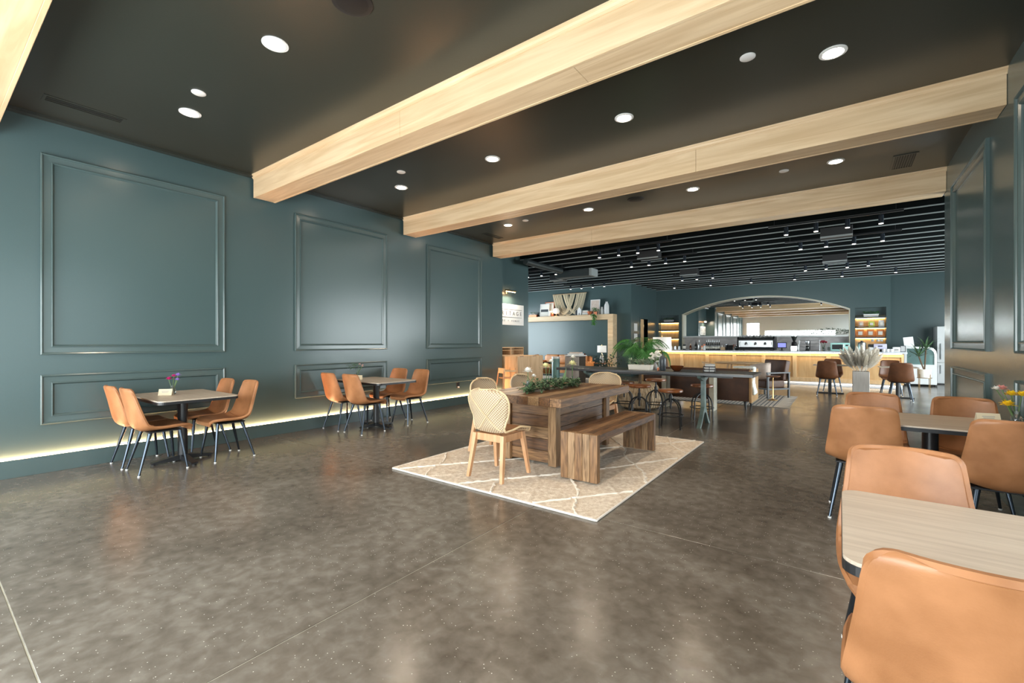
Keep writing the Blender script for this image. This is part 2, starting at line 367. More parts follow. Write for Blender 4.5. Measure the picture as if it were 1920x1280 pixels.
# return wall with the sign
wrt = sbox('wall_sign', 'teal', -.78, -.60, 8.595, 10.52, 0, 4.06)
sbox('wall_lounge_front', 'teal', -7.2, -.78, 8.5, 8.62, 0, 4.06)
# lounge: left outer wall with windows
struct(B().box(-7.2, -7.0, 8.6, 16.9, 3.0, 4.06).box(-7.2, -7.0, 8.6, 16.9, 0, .3).box(-7.2, -7.0, 8.6, 9.3, .3, 3.).box(-7.2, -7.0, 15.2, 16.9, .3, 3.).obj('wall_lounge_left', 'teal'))
window(4, 'pane_sofa', 'x', -7.05, 9.3, 15.2, .3, 3.0, 4, 1)
sbox('wall_lounge_back', 'teal', -7.2, 0, YS, YS + .15, 0, 4.06)
# partition with an ajar door towards the bar
Y0d, Y1d = 17.75, 18.6
wp = struct(B().box(-.14, 0, YS + .15, Y0d, 0, 4.06).box(-.14, 0, Y1d, YB + .3, 0, 4.06).box(-.14, 0, Y0d, Y1d, 2.3, 4.06).box(-1.6, -1.5, YS + .15, YB + .3, 0, 4.06).box(-1.5, -.14, YB + .2, YB + .3, 0, 4.06).obj('wall_partition', 'teal'))
d2 = struct(B().box(-.16, .02, Y0d - .07, Y0d, 0, 2.37).box(-.16, .02, Y1d, Y1d + .07, 0, 2.37).box(-.16, .02, Y0d, Y1d, 2.3, 2.37).obj('door_2', 'teal_trim'))
dl = B().box(-.02, .03, Y0d + .02, Y0d + .32, .01, 2.28, .004, 1).obj('door_leaf', 'bar_wood', d2)
for z in (.4, 1.2, 2.0): B().cyl((.036, Y0d + .30, z - .05), (.036, Y0d + .30, z + .05), .012, n=8).obj('hinge', 'brass', dl)
# bar wall: arch opening, two lit niches
AX0, AX1, AZ, RISE, SHZ = 1.10, 6.85, 2.53, .62, 1.60
TH = .32
def arch(n=40):
    hw = (AX1 - AX0) / 2; R = (hw * hw + RISE * RISE) / (2 * RISE); cx = (AX0 + AX1) / 2; cz = AZ + RISE - R
    a = math.asin(hw / R)
    return [(cx + R * math.sin(-a + 2 * a * i / n), cz + R * math.cos(-a + 2 * a * i / n)) for i in range(n + 1)]
AR = arch()
NI = ((.10, .96, 2.50), (6.99, 7.83, 2.54))
bw = B(); TOP = 4.06
for x0, x1 in ((0, .10), (.96, AX0), (AX1, 6.99), (7.83, 7.95)): bw.box(x0, x1, YB, YB + TH, 0, TOP)
for x0, x1, z in NI:
    bw.box(x0, x1, YB, YB + TH, z, TOP); bw.box(x0, x1, YB, YB + TH, 0, .95); bw.box(x0, x1, YB + TH - .02, YB + TH, .95, z)
for (xa, za), (xb, zb) in zip(AR, AR[1:]):
    bw.prism([(xa, za), (xb, zb), (xb, TOP), (xa, TOP)], 'y', YB, YB + TH)
bw.box(AX0, AX1, YB + TH - .02, YB + TH, 0, TOP)
wb = struct(bw.obj('wall_bar', 'teal'))
for (x0, x1, zt) in NI:
    B().box(x0 + .002, x1 - .002, YB + TH - .03, YB + TH - .021, .95, zt - .3).obj('niche_back', 'bar_wood', wb)
    for z in (2.24, 1.89, 1.54):
        sh = B().box(x0, x1, YB + .02, YB + TH - .03, z - .06, z - .015, .003, 1).obj('shelf', 'joist', wb)
        B().cyl((x0 + .02, YB + .03, z + .02), (x1 - .02, YB + .03, z + .02), .008, n=8).obj('gallery_rail', 'brass', sh)
        B().box(x0 + .02, x1 - .02, YB + TH - .07, YB + TH - .04, z - .072, z - .061).obj('led_strip', 'led_niche', sh)
tr = B()
for (xa, za), (xb, zb) in zip(AR, AR[1:]):
    tr.prism([(xa, za), (xb, zb), (xb, zb - .028), (xa, za - .028)], 'y', YB - .012, YB + TH - .03)
tr.box(AX0, AX0 + .028, YB - .012, YB + TH - .03, 1.0, AZ - .01); tr.box(AX1 - .028, AX1, YB - .012, YB + TH - .03, 1.0, AZ - .01)
tr.obj('arch_trim', 'cream_trim', wb)
mi = B()
for (xa, za), (xb, zb) in zip(AR, AR[1:]):
    mi.prism([(xa, SHZ), (xb, SHZ), (xb, zb - .02), (xa, za - .02)], 'y', YB + TH - .045, YB + TH - .03)
tag(mi.obj('wall_mirror', 'mirror'), 'large arched mirror set into the teal wall above the bar', 'mirror')
B().box(AX0, AX1, YB + TH - .05, YB + TH - .03, .9, SHZ - .06).obj('backsplash', 'stone', wb)
ms = tag(B().box(AX0 + .03, AX1 - .03, YB + .02, YB + TH - .05, SHZ - .06, SHZ, .004, 1).obj('mirror_shelf', 'white'), 'long white ledge running under the arched bar mirror', 'shelf')
bk = tag(B().box(.05, 7.9, YB - .62, YB - .02, 0, .9, .005, 1).obj('back_counter', 'joist'), 'low dark back counter behind the bar under the mirror', 'counter')
wbr = sbox('wall_back_right', 'teal', 7.95, 11.8, YBR, YBR + .15, 0, 4.06)
sbox('wall_bar_return', 'teal', 7.80, 7.95, YB + TH, YBR, 0, 4.06)
struct(B().box(11.5, 11.7, 8.2, 20.2, 3.1, 4.06).box(11.5, 11.7, 8.2, 20.2, 0, .25).box(11.5, 11.7, 8.2, 9.0, .25, 3.1).box(11.5, 11.7, 16.6, 20.2, .25, 3.1).obj('wall_right_back', 'white_wall'))
window(5, 'pane_back', 'x', 11.55, 9.0, 16.6, .25, 3.1, 5, -1)
sbox('wall_right_return', 'teal', XR + .2, 11.7, 8.18, 8.30, 0, 4.06)

# ------------------------------------------------------------------ ceiling fittings
def spot(name, loc, w, ang, col=(1, .82, .62), parent=None, size=.06):
    l = bpy.data.lights.new(name, 'SPOT'); l.energy = w; l.spot_size = ang; l.spot_blend = .8; l.color = col; l.shadow_soft_size = size
    o = bpy.data.objects.new(name, l); COL.objects.link(o); o.location = loc
    if parent: o.parent = parent
    return o
COLN = ('first', 'second', 'third', 'fourth'); ROWN = ('nearest', 'middle', 'farthest')
first = None
for r, y in enumerate((1.70, 4.39, 7.05)):
    for c, x in enumerate((1.28, 3.03, 4.77, 6.52)):
        lab = 'glowing round downlight, %s from the left wall in the %s ceiling bay' % (COLN[c], ROWN[r])
        if first is None:
            first = thing('downlight', lab, 'downlight', (x, y, CE), group='recessed downlights of the hall')
            B().lathe([(.095, 0), (.095, -.006), (.072, -.010), (.070, 0)], n=28).obj('trim_ring', 'white', first, True)
            B().lathe([(.068, -.001), (.066, -.007), (.03, -.009)], n=28).obj('lens', 'lens', first, True)
            spot('bulb', (0, 0, -.03), LAMP_W, 2.5, parent=first)
        else: dup(first, lab, (x, y, CE))
first = None
for lab, x, y in (('small white ceiling disc beside the downlight nearest the camera on the left', 1.77, 1.61), ('small white ceiling disc beside the rightmost downlight of the middle bay', 5.96, 4.05),
                  ('small white ceiling disc by the left wall in the middle bay', 1.757, 3.99), ('small white ceiling disc on the right of the farthest bay', 5.954, 7.03), ('small white ceiling disc by the left wall in the farthest bay', 1.745, 6.98)):
    if first is None: first = tag(B().lathe([(.058, 0), (.058, -.006), (.052, -.010), (.01, -.011)], n=24).obj('sprinkler_cover', 'white', None, True, loc=(x, y, CE)), lab, 'sprinkler', 'white sprinkler covers')
    else: dup(first, lab, (x, y, CE))
s1 = thing('ceiling_speaker', 'round black ceiling speaker at the top edge above the left bay', 'speaker', (3.89, 1.80, CE), group='black ceiling speakers')
B().lathe([(.135, 0), (.135, -.006), (.12, -.010)], n=28).obj('rim', 'black_metal', s1, True); B().lathe([(.119, -.006), (.10, -.012), (.01, -.014)], n=28).obj('grille', 'black', s1, True)
dup(s1, 'round black ceiling speaker in the farthest bay before the last beam', (3.892, 7.02, CE))
def vent(lab, x0, x1, y0, y1, n, along):
    t = thing('ceiling_vent', lab, 'vent', ((x0 + x1) / 2, (y0 + y1) / 2, CE), group='ceiling vents'); a, b = (x1 - x0) / 2, (y1 - y0) / 2; e = .022
    B().box(-a, a, -b, -b + e, -.008, 0).box(-a, a, b - e, b, -.008, 0).box(-a, -a + e, -b + e, b - e, -.008, 0).box(a - e, a, -b + e, b - e, -.008, 0).obj('frame', 'ceil', t)
    B().box(-a + e, a - e, -b + e, b - e, -.002, -.0005).obj('duct', 'black', t)
    sl = None
    for i in range(n):
        f = (i + .5) / n * 2 - 1
        if sl is None:
            sl = (B().box(-a + e, a - e, -.004, .004, -.007, -.002) if along == 'x' else B().box(-.004, .004, -b + e, b - e, -.007, -.002)).obj('slat', 'ceil', t)
            sl.location = (0, f * (b - e), 0) if along == 'x' else (f * (a - e), 0, 0)
        else: share(sl, 'slat', (0, f * (b - e), 0) if along == 'x' else (f * (a - e), 0, 0), t)
vent('long dark slot vent in the ceiling by the near left wall', .44, .60, .76, 1.36, 2, 'y')
vent('square louvred ceiling vent by the right wall near the last beam', 7.10, 7.34, 7.29, 7.84, 8, 'y')
vent('dark slot vent in the ceiling by the far left wall', .40, .54, 7.29, 7.86, 2, 'y')
# track spots of the bar room
rows = [('front left', [(1125.4, 483.8), (1160, 479), (1195.8, 474.6), (1233.4, 469.4)]), ('front right', [(1474, 441), (1530, 434.4), (1589, 427), (1652, 419)]),
        ('second left', [(1184.4, 500.9), (1216, 497), (1248.3, 494.3), (1283.7, 490.4)]), ('second right', [(1501, 468), (1549, 462.8), (1601.3, 457.5), (1654.7, 452.3)]),
        ('third middle', [(1279, 526), (1307, 524), (1336, 521.4)]), ('third right', [(1510.3, 508), (1549, 504.4), (1588.6, 501.3), (1628, 498.7)]),
        ('left wing', [(992, 520.5), (1015.6, 517.5), (1039.6, 514)]), ('lounge wall', [(1069.8, 542.4), (1090, 540.7), (1111, 539), (1133.7, 537.6)]),
        ('bar wall', [(1266, 540.7), (1333.6, 535.9), (1408, 529.7), (1489.7, 524), (1579, 517.5), (1679.6, 511)])]
sp = None
for nm, pl in rows:
    ps = [onZ(px, py, 3.40) for px, py in pl]; y = sum(p.y for p in ps) / len(ps)
    x0, x1 = min(p.x for p in ps) - .3, max(p.x for p in ps) + .3
    tk = thing('light_track', 'thin black lighting track of the %s row under the joists' % nm, 'track', ((x0 + x1) / 2, y, 3.575), 0, 'lighting tracks')
    B().box((x0 - x1) / 2, (x1 - x0) / 2, -.018, .018, 0, .034).obj('rail', 'black_metal', tk)
    for hx_ in (x0 - x1, x1 - x0): B().cyl((hx_ * .45, 0, .034), (hx_ * .45, 0, .485), .004, n=5).obj('hanger_rod', 'black_metal', tk)
    for i, p in enumerate(ps):
        lab = 'small black cylinder spotlight, %s of the %s track' % (ORD[i], nm)
        if sp is None:
            sp = thing('track_spotlight', lab, 'spotlight', (p.x, y, 3.40), group='track spotlights of the bar room')
            B().cyl((0, 0, .005), (0, 0, .150), .038, n=14).obj('housing', 'gunmetal', sp, True)
            B().cyl((0, 0, .150), (0, 0, .176), .010, n=8).obj('stem', 'black_metal', sp)
            B().cyl((0, 0, 0), (0, 0, .006), .033, n=14).obj('lens', 'spot_lens', sp)
        else: dup(sp, lab, (p.x, y, 3.40))
sp = None
for lab, px0, px1, py, w in (('dark ceiling diffuser box on the right, nearer one', 1548, 1588, 446, .5), ('dark ceiling diffuser box on the right, farther one', 1550, 1580, 492, .5), ('dark ceiling diffuser box above the bar left end', 1281, 1305, 517, .5),
                             ('dark ceiling diffuser box by the front left spotlights', 1203, 1232, 486, .5), ('dark ceiling diffuser box above the macrame hanging', 1035, 1058, 527, .5)):
    p = onZ((px0 + px1) / 2, py, 3.42)
    if sp is None:
        sp = thing('diffuser_box', lab, 'air diffuser', (p.x, p.y, 3.42), group='ceiling diffuser boxes')
        B().box(-.26, .26, -.14, .14, .012, .20, .006, 1).obj('housing', 'black', sp); B().box(-.26, .26, -.15, -.13, 0, .03).box(-.26, .26, .13, .15, 0, .03).obj('rim', 'flange', sp); B().cyl((-.2, 0, .2), (-.2, 0, .64), .006, n=6).cyl((.2, 0, .2), (.2, 0, .64), .006, n=6).obj('hanger_rod', 'black_metal', sp)
    else: dup(sp, lab, (p.x, p.y, 3.42))
pd = tag(B().tube([onZ(x, y, 3.5) for x, y in ((985, 490), (1005, 496), (1030, 502.5), (1052, 508))], .08, 10).obj('conduit_pipe', 'joist', None, True), 'dark round duct crossing under the joists at the left', 'duct')
du = thing('air_duct', 'grey rectangular duct hanging under the joists left of the bar', 'duct', onZ(1078, 520, 3.385)); B().box(-.6, .6, -.2, .2, 0, .2, .01, 1).obj('body', 'joist', du); B().box(.6, .68, -.22, .22, -.01, .21).obj('end_flange', 'flange', du)
# ================================================================== FURNITURE
def lerp_tab(tab, s):
    for (a, *va), (b, *vb) in zip(tab, tab[1:]):
        if s <= b + 1e-9:
            f = (s - a) / (b - a); f = f * f * (3 - 2 * f) if False else f
            return [p + (q - p) * f for p, q in zip(va, vb)]
    return list(tab[-1][1:])
# s, y, z, half width, forward curl, lift of the sides
SHELL = [(0, .245, .415, .185, 0, 0), (.05, .248, .440, .205, 0, .004), (.11, .215, .458, .222, 0, .008), (.22, .13, .458, .236, 0, .012), (.34, .02, .446, .242, 0, .020), (.44, -.07, .437, .244, .0, .034),
         (.52, -.145, .440, .244, .025, .050), (.58, -.192, .470, .243, .052, .038), (.64, -.216, .525, .240, .062, .016), (.72, -.234, .605, .230, .058, .004), (.82, -.253, .700, .216, .048, 0), (.92, -.274, .800, .204, .038, 0), (.95, -.281, .830, .199, .035, 0), (.97, -.285, .846, .192, .034, 0), (.983, -.2875, .856, .182, .032, 0), (.992, -.289, .862, .168, .031, 0), (1, -.290, .866, .148, .030, -.002)]
def den(i): return 1 - (1 - i) ** 1.7
def shell_pt(s, w):
    y, z, hw, cu, li = lerp_tab(SHELL, s); a = abs(w)
    return Vector((w * hw * .9, y + cu * a ** 2.2, z + li * a ** 2.4))
def shell_mesh(bm_, n=34, m=12): return bm_.grid(lambda i, j: shell_pt(den(i), j * 2 - 1), n, m)
def make_chair(lab, loc, rz):
    t = thing('dining_chair', lab, 'chair', loc, rz, 'tan leather dining chairs')
    b = B(); shell_mesh(b); sh = b.obj('seat_shell', 'leather', t, True, solid=.030); 
    k = sh.modifiers.new('round', 'BEVEL'); k.width = .010; k.segments = 2; k.limit_method = 'ANGLE'; k.angle_limit = 1.0
    rim = [shell_pt(den(i / 30), -1) for i in range(31)] + [shell_pt(1, j / 4 - 1) for j in range(1, 8)] + [shell_pt(den(1 - i / 30), 1) for i in range(31)] + [shell_pt(0, 1 - j / 4) for j in range(1, 8)]
    B().tube(rim, .0156, 6, True).obj('welt', 'leather', sh, True)
    B().tube([shell_pt(.50, j / 8 - 1) + Vector((0, .010, .014)) for j in range(17)], .004, 5).obj('seam', 'leather_seam', sh)
    B().box(-.17, .17, -.12, .16, .412, .426, .004, 1).obj('seat_plate', 'black_metal', t)
    lg = None
    for sx, sy in ((-1, 1), (1, 1), (-1, -1), (1, -1)):
        p = Vector((sx * .135, .155 if sy > 0 else -.095, .422)); q = Vector((sx * .205, .205 if sy > 0 else -.205, .012))
        l = B().cyl(p, q, .019, .0095, 10).obj('leg', 'gunmetal', t, True)
        B().cyl((q.x, q.y, 0), (q.x, q.y, .012), .012, n=10).obj('foot_glide', 'glide', l)
    return t
CH = [('tan leather chair nearest the camera on the left side of the purple-flower wall table', (.755, 1.575), 0), ('tan leather chair against the wall on the left side of the purple-flower wall table', (.285, 1.55), 0),
      ('tan leather chair away from the wall on the right side of the purple-flower wall table', (.785, 2.235), PI), ('tan leather chair against the wall on the right side of the purple-flower wall table', (.29, 2.17), PI),
      ('tan leather chair away from the wall, left side of the blossom-vase wall table', (.825, 4.075), .03), ('tan leather chair against the wall, left side of the blossom-vase wall table', (.30, 4.05), -.02),
      ('tan leather chair away from the wall, right side of the blossom-vase wall table', (.80, 4.97), PI - .04), ('tan leather chair against the wall, right side of the blossom-vase wall table', (.30, 4.93), PI + .04),
      ('tan leather chair largest in the foreground, back turned to the camera', (6.80, 1.565), 0), ('tan leather chair behind the large foreground table, facing the camera', (6.785, 2.315), PI),
      ('tan leather chair at the near left of the yellow-flower table, back to the camera', (6.705, 4.385), 0), ('tan leather chair at the far left of the yellow-flower table, facing the camera', (6.80, 4.965), PI),
      ('tan leather chair at the near right of the yellow-flower table, cut by the frame edge', (7.40, 4.12), 0), ('tan leather chair at the far right of the yellow-flower table by the panelled wall', (7.39, 4.975), PI),
      ('reddish leather chair left of the pampas planter, back to the camera', (6.30, 13.75), 0), ('reddish leather chair left of the pampas planter, on the bar side of its table', (6.40, 14.95), PI),
      ('reddish leather chair right of the pampas planter, back to the camera', (7.67, 13.45), 0), ('reddish leather chair right of the pampas planter, on the bar side of its table', (7.60, 14.72), PI)]
c0 = None
for lab, (x, y), rz in CH:
    if c0 is None: c0 = make_chair(lab, (x, y, 0), rz)
    else: c1 = dup(c0, lab, (x, y, 0), rz)
    if lab.startswith('reddish'):
        for p_ in c1.children:
            for q_ in (p_, *p_.children):
                if q_.name.split('.')[0] in ('seat_shell', 'welt'): q_.material_slots[0].link = 'OBJECT'; q_.material_slots[0].material = MT['leather_mid']
def make_table(lab, loc, L=1.10, Wd=.745, base='cross', rz=0):
    t = thing('cafe_table', lab, 'table', loc, rz, 'pale laminate pedestal tables')
    r = .06; poly = []
    for cx, cy, a0 in ((L / 2 - r, Wd / 2 - r, 0), (-L / 2 + r, Wd / 2 - r, PI / 2), (-L / 2 + r, -Wd / 2 + r, PI), (L / 2 - r, -Wd / 2 + r, 1.5 * PI)):
        poly += [(cx + r * math.cos(a0 + k * PI / 12), cy + r * math.sin(a0 + k * PI / 12)) for k in range(7)]
    B().prism(poly, 'z', .735, .746).obj('table_top', 'laminate', t)
    e = B()
    for s in (1,): e.prism([(p[0] * 1.004, p[1] * 1.005) for p in poly], 'z', .708, .7345)
    e.obj('edge_band', 'black_metal', t)
    B().cyl((0, 0, .03), (0, 0, .70), .048, n=18).obj('post', 'black_metal', t, True)
    B().box(-.18, .18, -.14, .14, .695, .708).obj('top_plate', 'black_metal', t)
    fb_ = B()
    for k in range(4):
        M = Matrix.Rotation(k * PI / 2, 4, 'Z'); rr = .36 if k % 2 == 0 else .29
        v0 = len(fb_.bm.verts)
        pr = [(.0, .018), (.0, .075), (.06, .072), (rr - .02, .036), (rr, .03), (rr, .016), (rr - .03, .016)]
        fb_.prism(pr, 'y', -.032, .032); fb_.bm.verts.ensure_lookup_table()
        for q in fb_.bm.verts[v0:]: q.co = M @ q.co
    bs = fb_.obj('cross_base', 'black_metal', t)
    for k in range(4):
        rr = .34 if k % 2 == 0 else .27
        B().cyl((rr * math.cos(k * PI / 2), rr * math.sin(k * PI / 2), 0), (rr * math.cos(k * PI / 2), rr * math.sin(k * PI / 2), .02), .02, n=10).obj('leveling_foot', 'black', bs)
    return t
T1, T2, T3, T4 = (.56, 1.86), (.64, 4.42), (7.12, 1.885), (7.115, 4.60)
make_table('pale-topped pedestal table with purple flowers against the left wall', (*T1, 0))
make_table('pale-topped pedestal table with a blossom vase further along the left wall', (*T2, 0))
make_table('pale-topped table large in the right foreground', (*T3, 0))
make_table('pale-topped table with yellow flowers by the right wall', (*T4, 0))
def bistro(lab, loc):
    t = thing('bistro_table', lab, 'table', loc, 0, 'small tables before the bar')
    B().box(-.36, .36, -.30, .30, .728, .75, .006, 1).obj('table_top', 'laminate', t); B().cyl((0, 0, .02), (0, 0, .728), .04, n=14).obj('post', 'black_metal', t, True)
    B().box(-.3, .3, -.03, .03, 0, .03, .008, 1).box(-.03, .03, -.26, .26, 0, .03, .008, 1).obj('cross_base', 'black_metal', t)
bistro('small pedestal table between two reddish chairs left of the pampas planter', (6.35, 14.36, 0)); bistro('small pedestal table between two reddish chairs right of the pampas planter', (7.68, 14.08, 0))

# ---- rug with raised diamond lattice
RX0, RX1, RY0, RY1 = 2.755, 5.10, 3.05, 6.29
rg = thing('area_rug', 'cream shaggy rug with raised diamond lines under the rustic dining table', 'rug', ((RX0 + RX1) / 2, (RY0 + RY1) / 2, 0))
def rug_pt(u, v):
    x = (u - .5) * (RX1 - RX0); y = (v - .5) * (RY1 - RY0)
    d1 = abs(((x * 1.25 + y * .80 + .05 * math.sin(y * 7)) % 1.05) - .525); d2 = abs(((x * 1.25 - y * .80 + .05 * math.sin(x * 9 + 1)) % 1.05) - .525)
    rdg = max(0, 1 - d1 / .035) + max(0, 1 - d2 / .035)
    e = min(u, 1 - u, v, 1 - v); z = .014 + .007 * min(1, rdg) + .004 * random.random()
    if e < 1e-6: z = .006; x += random.uniform(-.008, .008); y += random.uniform(-.008, .008)
    return Vector((x, y, z))
b = B(); b.grid(rug_pt, 170, 230); b.obj('pile', 'rug', rg, True)
b = B()
def ridge_pts(sg, c):
    out = []
    for i in range(121):
        y = (i / 120 - .5) * (RY1 - RY0) * .995
        x = (c - sg * y * .80 - .05 * math.sin((y * 7) if sg > 0 else 3 * y)) / 1.25
        if abs(x) < (RX1 - RX0) * .495: out.append(Vector((x + random.uniform(-.006, .006), y, .017)))
        elif out: break
    return out
for sg in (1, -1):
    for k in range(-4, 5):
        p = ridge_pts(sg, k * 1.05 + .525 - .525)
        if len(p) > 4: b.tube([q + Vector((random.uniform(-.012, .012), 0, 0)) for q in p], [random.uniform(.008, .015) for _ in p], 5)
b.obj('lattice_lines', 'rug_line', rg, True)
hx, hy = (RX1 - RX0) / 2, (RY1 - RY0) / 2
b = B(); b.tube([(-hx, -hy, .010)] + [(-hx + 2 * hx * i / 40, -hy, .010) for i in range(1, 40)] + [(hx, -hy, .010)], .0095, 6); b.tube([(-hx, hy, .010), (hx, hy, .010)], .0095, 6); b.tube([(-hx, -hy, .010), (-hx, hy, .010)], .0095, 6); b.tube([(hx, -hy, .010), (hx, hy, .010)], .0095, 6)
b.obj('binding', 'rug_edge', rg, True)
# ---- rustic table
RZ = .033
tx0, tx1, ty0, ty1 = 3.30, 4.36, 3.81, 5.56
dt = thing('dining_table', 'heavy reclaimed-wood dining table with boxed plank base on the cream rug', 'table', ((tx0 + tx1) / 2, (ty0 + ty1) / 2, RZ))
hw, hl = (tx1 - tx0) / 2, (ty1 - ty0) / 2; TZ = .745
n = 8; w = 2 * hw / n
for i in range(n):
    x0 = -hw + i * w
    B().box(x0 + .0012, x0 + w - .0012, -hl, hl, TZ - .088 + random.uniform(0, .002), TZ + random.uniform(-.0015, .0015), .003, 1).obj('top_plank', 'rustic%d' % (i * 3 % 4), dt)
px_, py_ = .30, .62
for sx in (-1, 1):
    for sy in (-1, 1):
        B().box(sx * px_ - .05, sx * px_ + .05, sy * py_ - .05, sy * py_ + .05, 0, TZ - .088, .004, 1).obj('post', 'rusticz3' if sy < 0 else 'rusticz1', dt)
nb = 5; bh = (TZ - .088 - .03) / nb
for k in range(nb):
    z0 = .02 + k * bh; z1 = z0 + bh - .003
    for sy in (-1, 1): B().box(-px_ + .05, px_ - .05, sy * py_ - .012, sy * py_ + .012, z0, z1, .002, 1).obj('panel_board', 'rusticx%d' % ((k + 1) % 4), dt)
    for sx in (-1, 1): B().box(sx * px_ - .012, sx * px_ + .012, -py_ + .05, py_ - .05, z0, z1, .002, 1).obj('panel_board', 'rustic%d' % (k % 3), dt)
# ---- rustic bench
bx0, bx1, by0, by1 = 4.375, 4.765, 3.77, 5.38
be = thing('bench', 'reclaimed-wood plank bench on the right side of the rustic table', 'bench', ((bx0 + bx1) / 2, (by0 + by1) / 2, RZ))
hw, hl = (bx1 - bx0) / 2, (by1 - by0) / 2; n = 5; w = 2 * hw / n; BZ = .445
for i in range(n):
    x0 = -hw + i * w
    B().box(x0 + .001, x0 + w - .001, -hl + .06, hl - .06, BZ - .07, BZ - random.uniform(0, .001), .0025, 1).obj('seat_plank', 'rustic%d' % ((i + 2) % 3), be)
    for sy in (-1, 1):
        y = sy * (hl - .03) + random.uniform(-.0015, .0015)
        B().box(x0 + .001, x0 + w - .001, y - .03, y + .03, 0, BZ + .001, .003, 1).obj('leg_plank', 'rusticz%d' % ((i * 2 + 1) % 4), be)

# ---- rattan chairs (front +Y, cane shell on a wooden base)
def rback(s, w):
    tab = [(0, .235, .425, .20), (.10, .20, .445, .235), (.25, .09, .440, .235), (.40, -.05, .432, .205), (.50, -.14, .440, .185), (.58, -.185, .490, .182), (.66, -.205, .560, .200), (.76, -.225, .655, .238), (.86, -.245, .745, .250), (.92, -.256, .795, .232), (.96, -.262, .830, .195), (.985, -.266, .850, .145), (1, -.268, .860, .09)]
    y, z, hw_ = lerp_tab(tab, s); a = abs(w)
    cu = .075 * max(0, min(1, (s - .5) / .2)); li = .055 * max(0, 1 - abs(s - .3) / .3)
    return Vector((w * hw_, y + cu * a * a, z + li * a ** 2.2))
def make_rattan(lab, loc, rz):
    t = thing('rattan_chair', lab, 'chair', loc, rz, 'woven cane chairs at the rustic table')
    b = B(); b.grid(lambda i, j: rback(i, j * 2 - 1), 40, 14); sh = b.obj('cane_shell', 'rattan', t, True, solid=.008)
    rim = [rback(i / 40, -1) for i in range(41)] + [rback(1, j / 2 - 1) for j in (1, 2, 3)] + [rback(1 - i / 40, 1) for i in range(41)] + [rback(0, 1 - j / 3) for j in range(1, 6)]
    B().tube(rim, .0095, 6, True).obj('rim_pole', 'rim', sh, True)
    off = Vector((0, -.008, 0))
    for sgn in (-1, 1):
        B().tube([rback(.52 + .42 * i / 16, sgn * (.85 - 1.75 * (i / 16) ** (1.0 if sgn > 0 else .75))) + off for i in range(17)], .0045, 5).obj('vein_cane', 'rim', sh, True)
    B().box(-.165, .165, -.10, .17, .448, .475, .012, 2).obj('seat_pad', 'cushion', t, True)
    for sx in (-1, 1):
        B().box(sx * .165 - .011, sx * .165 + .011, -.15, .15, .355, .425, .003, 1).obj('side_rail', 'chair_wood', t)
    for sy in (-1, 1): B().box(-.154, .154, sy * .15 - .011, sy * .15 + .011, .355, .425, .003, 1).obj('end_rail', 'chair_wood', t)
    for sx in (-1, 1):
        for sy in (-1, 1):
            q = B(); M = Matrix.Rotation(PI / 4, 4, 'Z'); p0 = Vector((sx * .168, sy * .152, .425)); p1 = Vector((sx * .205, sy * .222, 0))
            a = [q.bm.verts.new(p0 + Vector((ox * .022, oy * .022, 0))) for ox, oy in ((-1, -1), (1, -1), (1, 1), (-1, 1))]; c = [q.bm.verts.new(p1 + Vector((ox * .0155, oy * .0155, 0))) for ox, oy in ((-1, -1), (1, -1), (1, 1), (-1, 1))]
            q.bm.faces.new(a); q.bm.faces.new(c)
            for k in range(4): q.bm.faces.new((a[k], a[(k + 1) % 4], c[(k + 1) % 4], c[k]))
            q.obj('leg', 'chair_wood', t)
    return t
r0 = make_rattan('cane-backed chair nearest the camera at the end of the rustic table', (3.845, 3.48, RZ), 0)
dup(r0, 'cane-backed chair on the wall side of the rustic table, nearer one', (3.20, 4.22, RZ), -PI / 2)
dup(r0, 'cane-backed chair on the wall side of the rustic table, farther one', (3.20, 5.02, RZ), -PI / 2)
dup(r0, 'cane-backed chair at the far end of the rustic table', (3.80, 5.87, RZ), PI)
# ---- long black work table
wt = thing('work_table', 'long black-topped high table on green cast-iron legs', 'table', (3.92, 7.62, 0))
TT = .868
tb = B()
for i in range(5): B().box(-1.64, 1.64, -.40 + i * .16 + .0008, -.24 + i * .16 - .0008, TT - .045, TT, .004, 1).obj('top_plank', 'dark_top', wt)
B().box(-1.3, 1.3, -.04, .04, TT - .09, TT - .046).obj('rail', 'black_metal', wt)
for x in (-1.10, .87):
    lg = B().prism([(-.055, .28), (.055, .28), (.04, TT - .2), (.06, TT - .09), (-.06, TT - .09), (-.04, TT - .2)], 'x', x - .03, x + .03).obj('cast_leg', 'iron_green', wt)
    ft = B()
    for s in (-1, 1):
        ft.prism([(s * .0, .36), (s * .055, .30), (s * .16, .16), (s * .26, .06), (s * .33, 0), (s * .25, 0), (s * .17, .07), (s * .07, .19), (s * .0, .22)], 'x', x - .028, x + .028)
    ft.obj('splayed_foot', 'iron_green', lg)
    B().prism([(-.30, TT - .05), (.30, TT - .05), (.28, TT - .09), (.08, TT - .15), (-.08, TT - .15), (-.28, TT - .09)], 'x', x - .025, x + .025).obj('top_bracket', 'iron_green', lg)
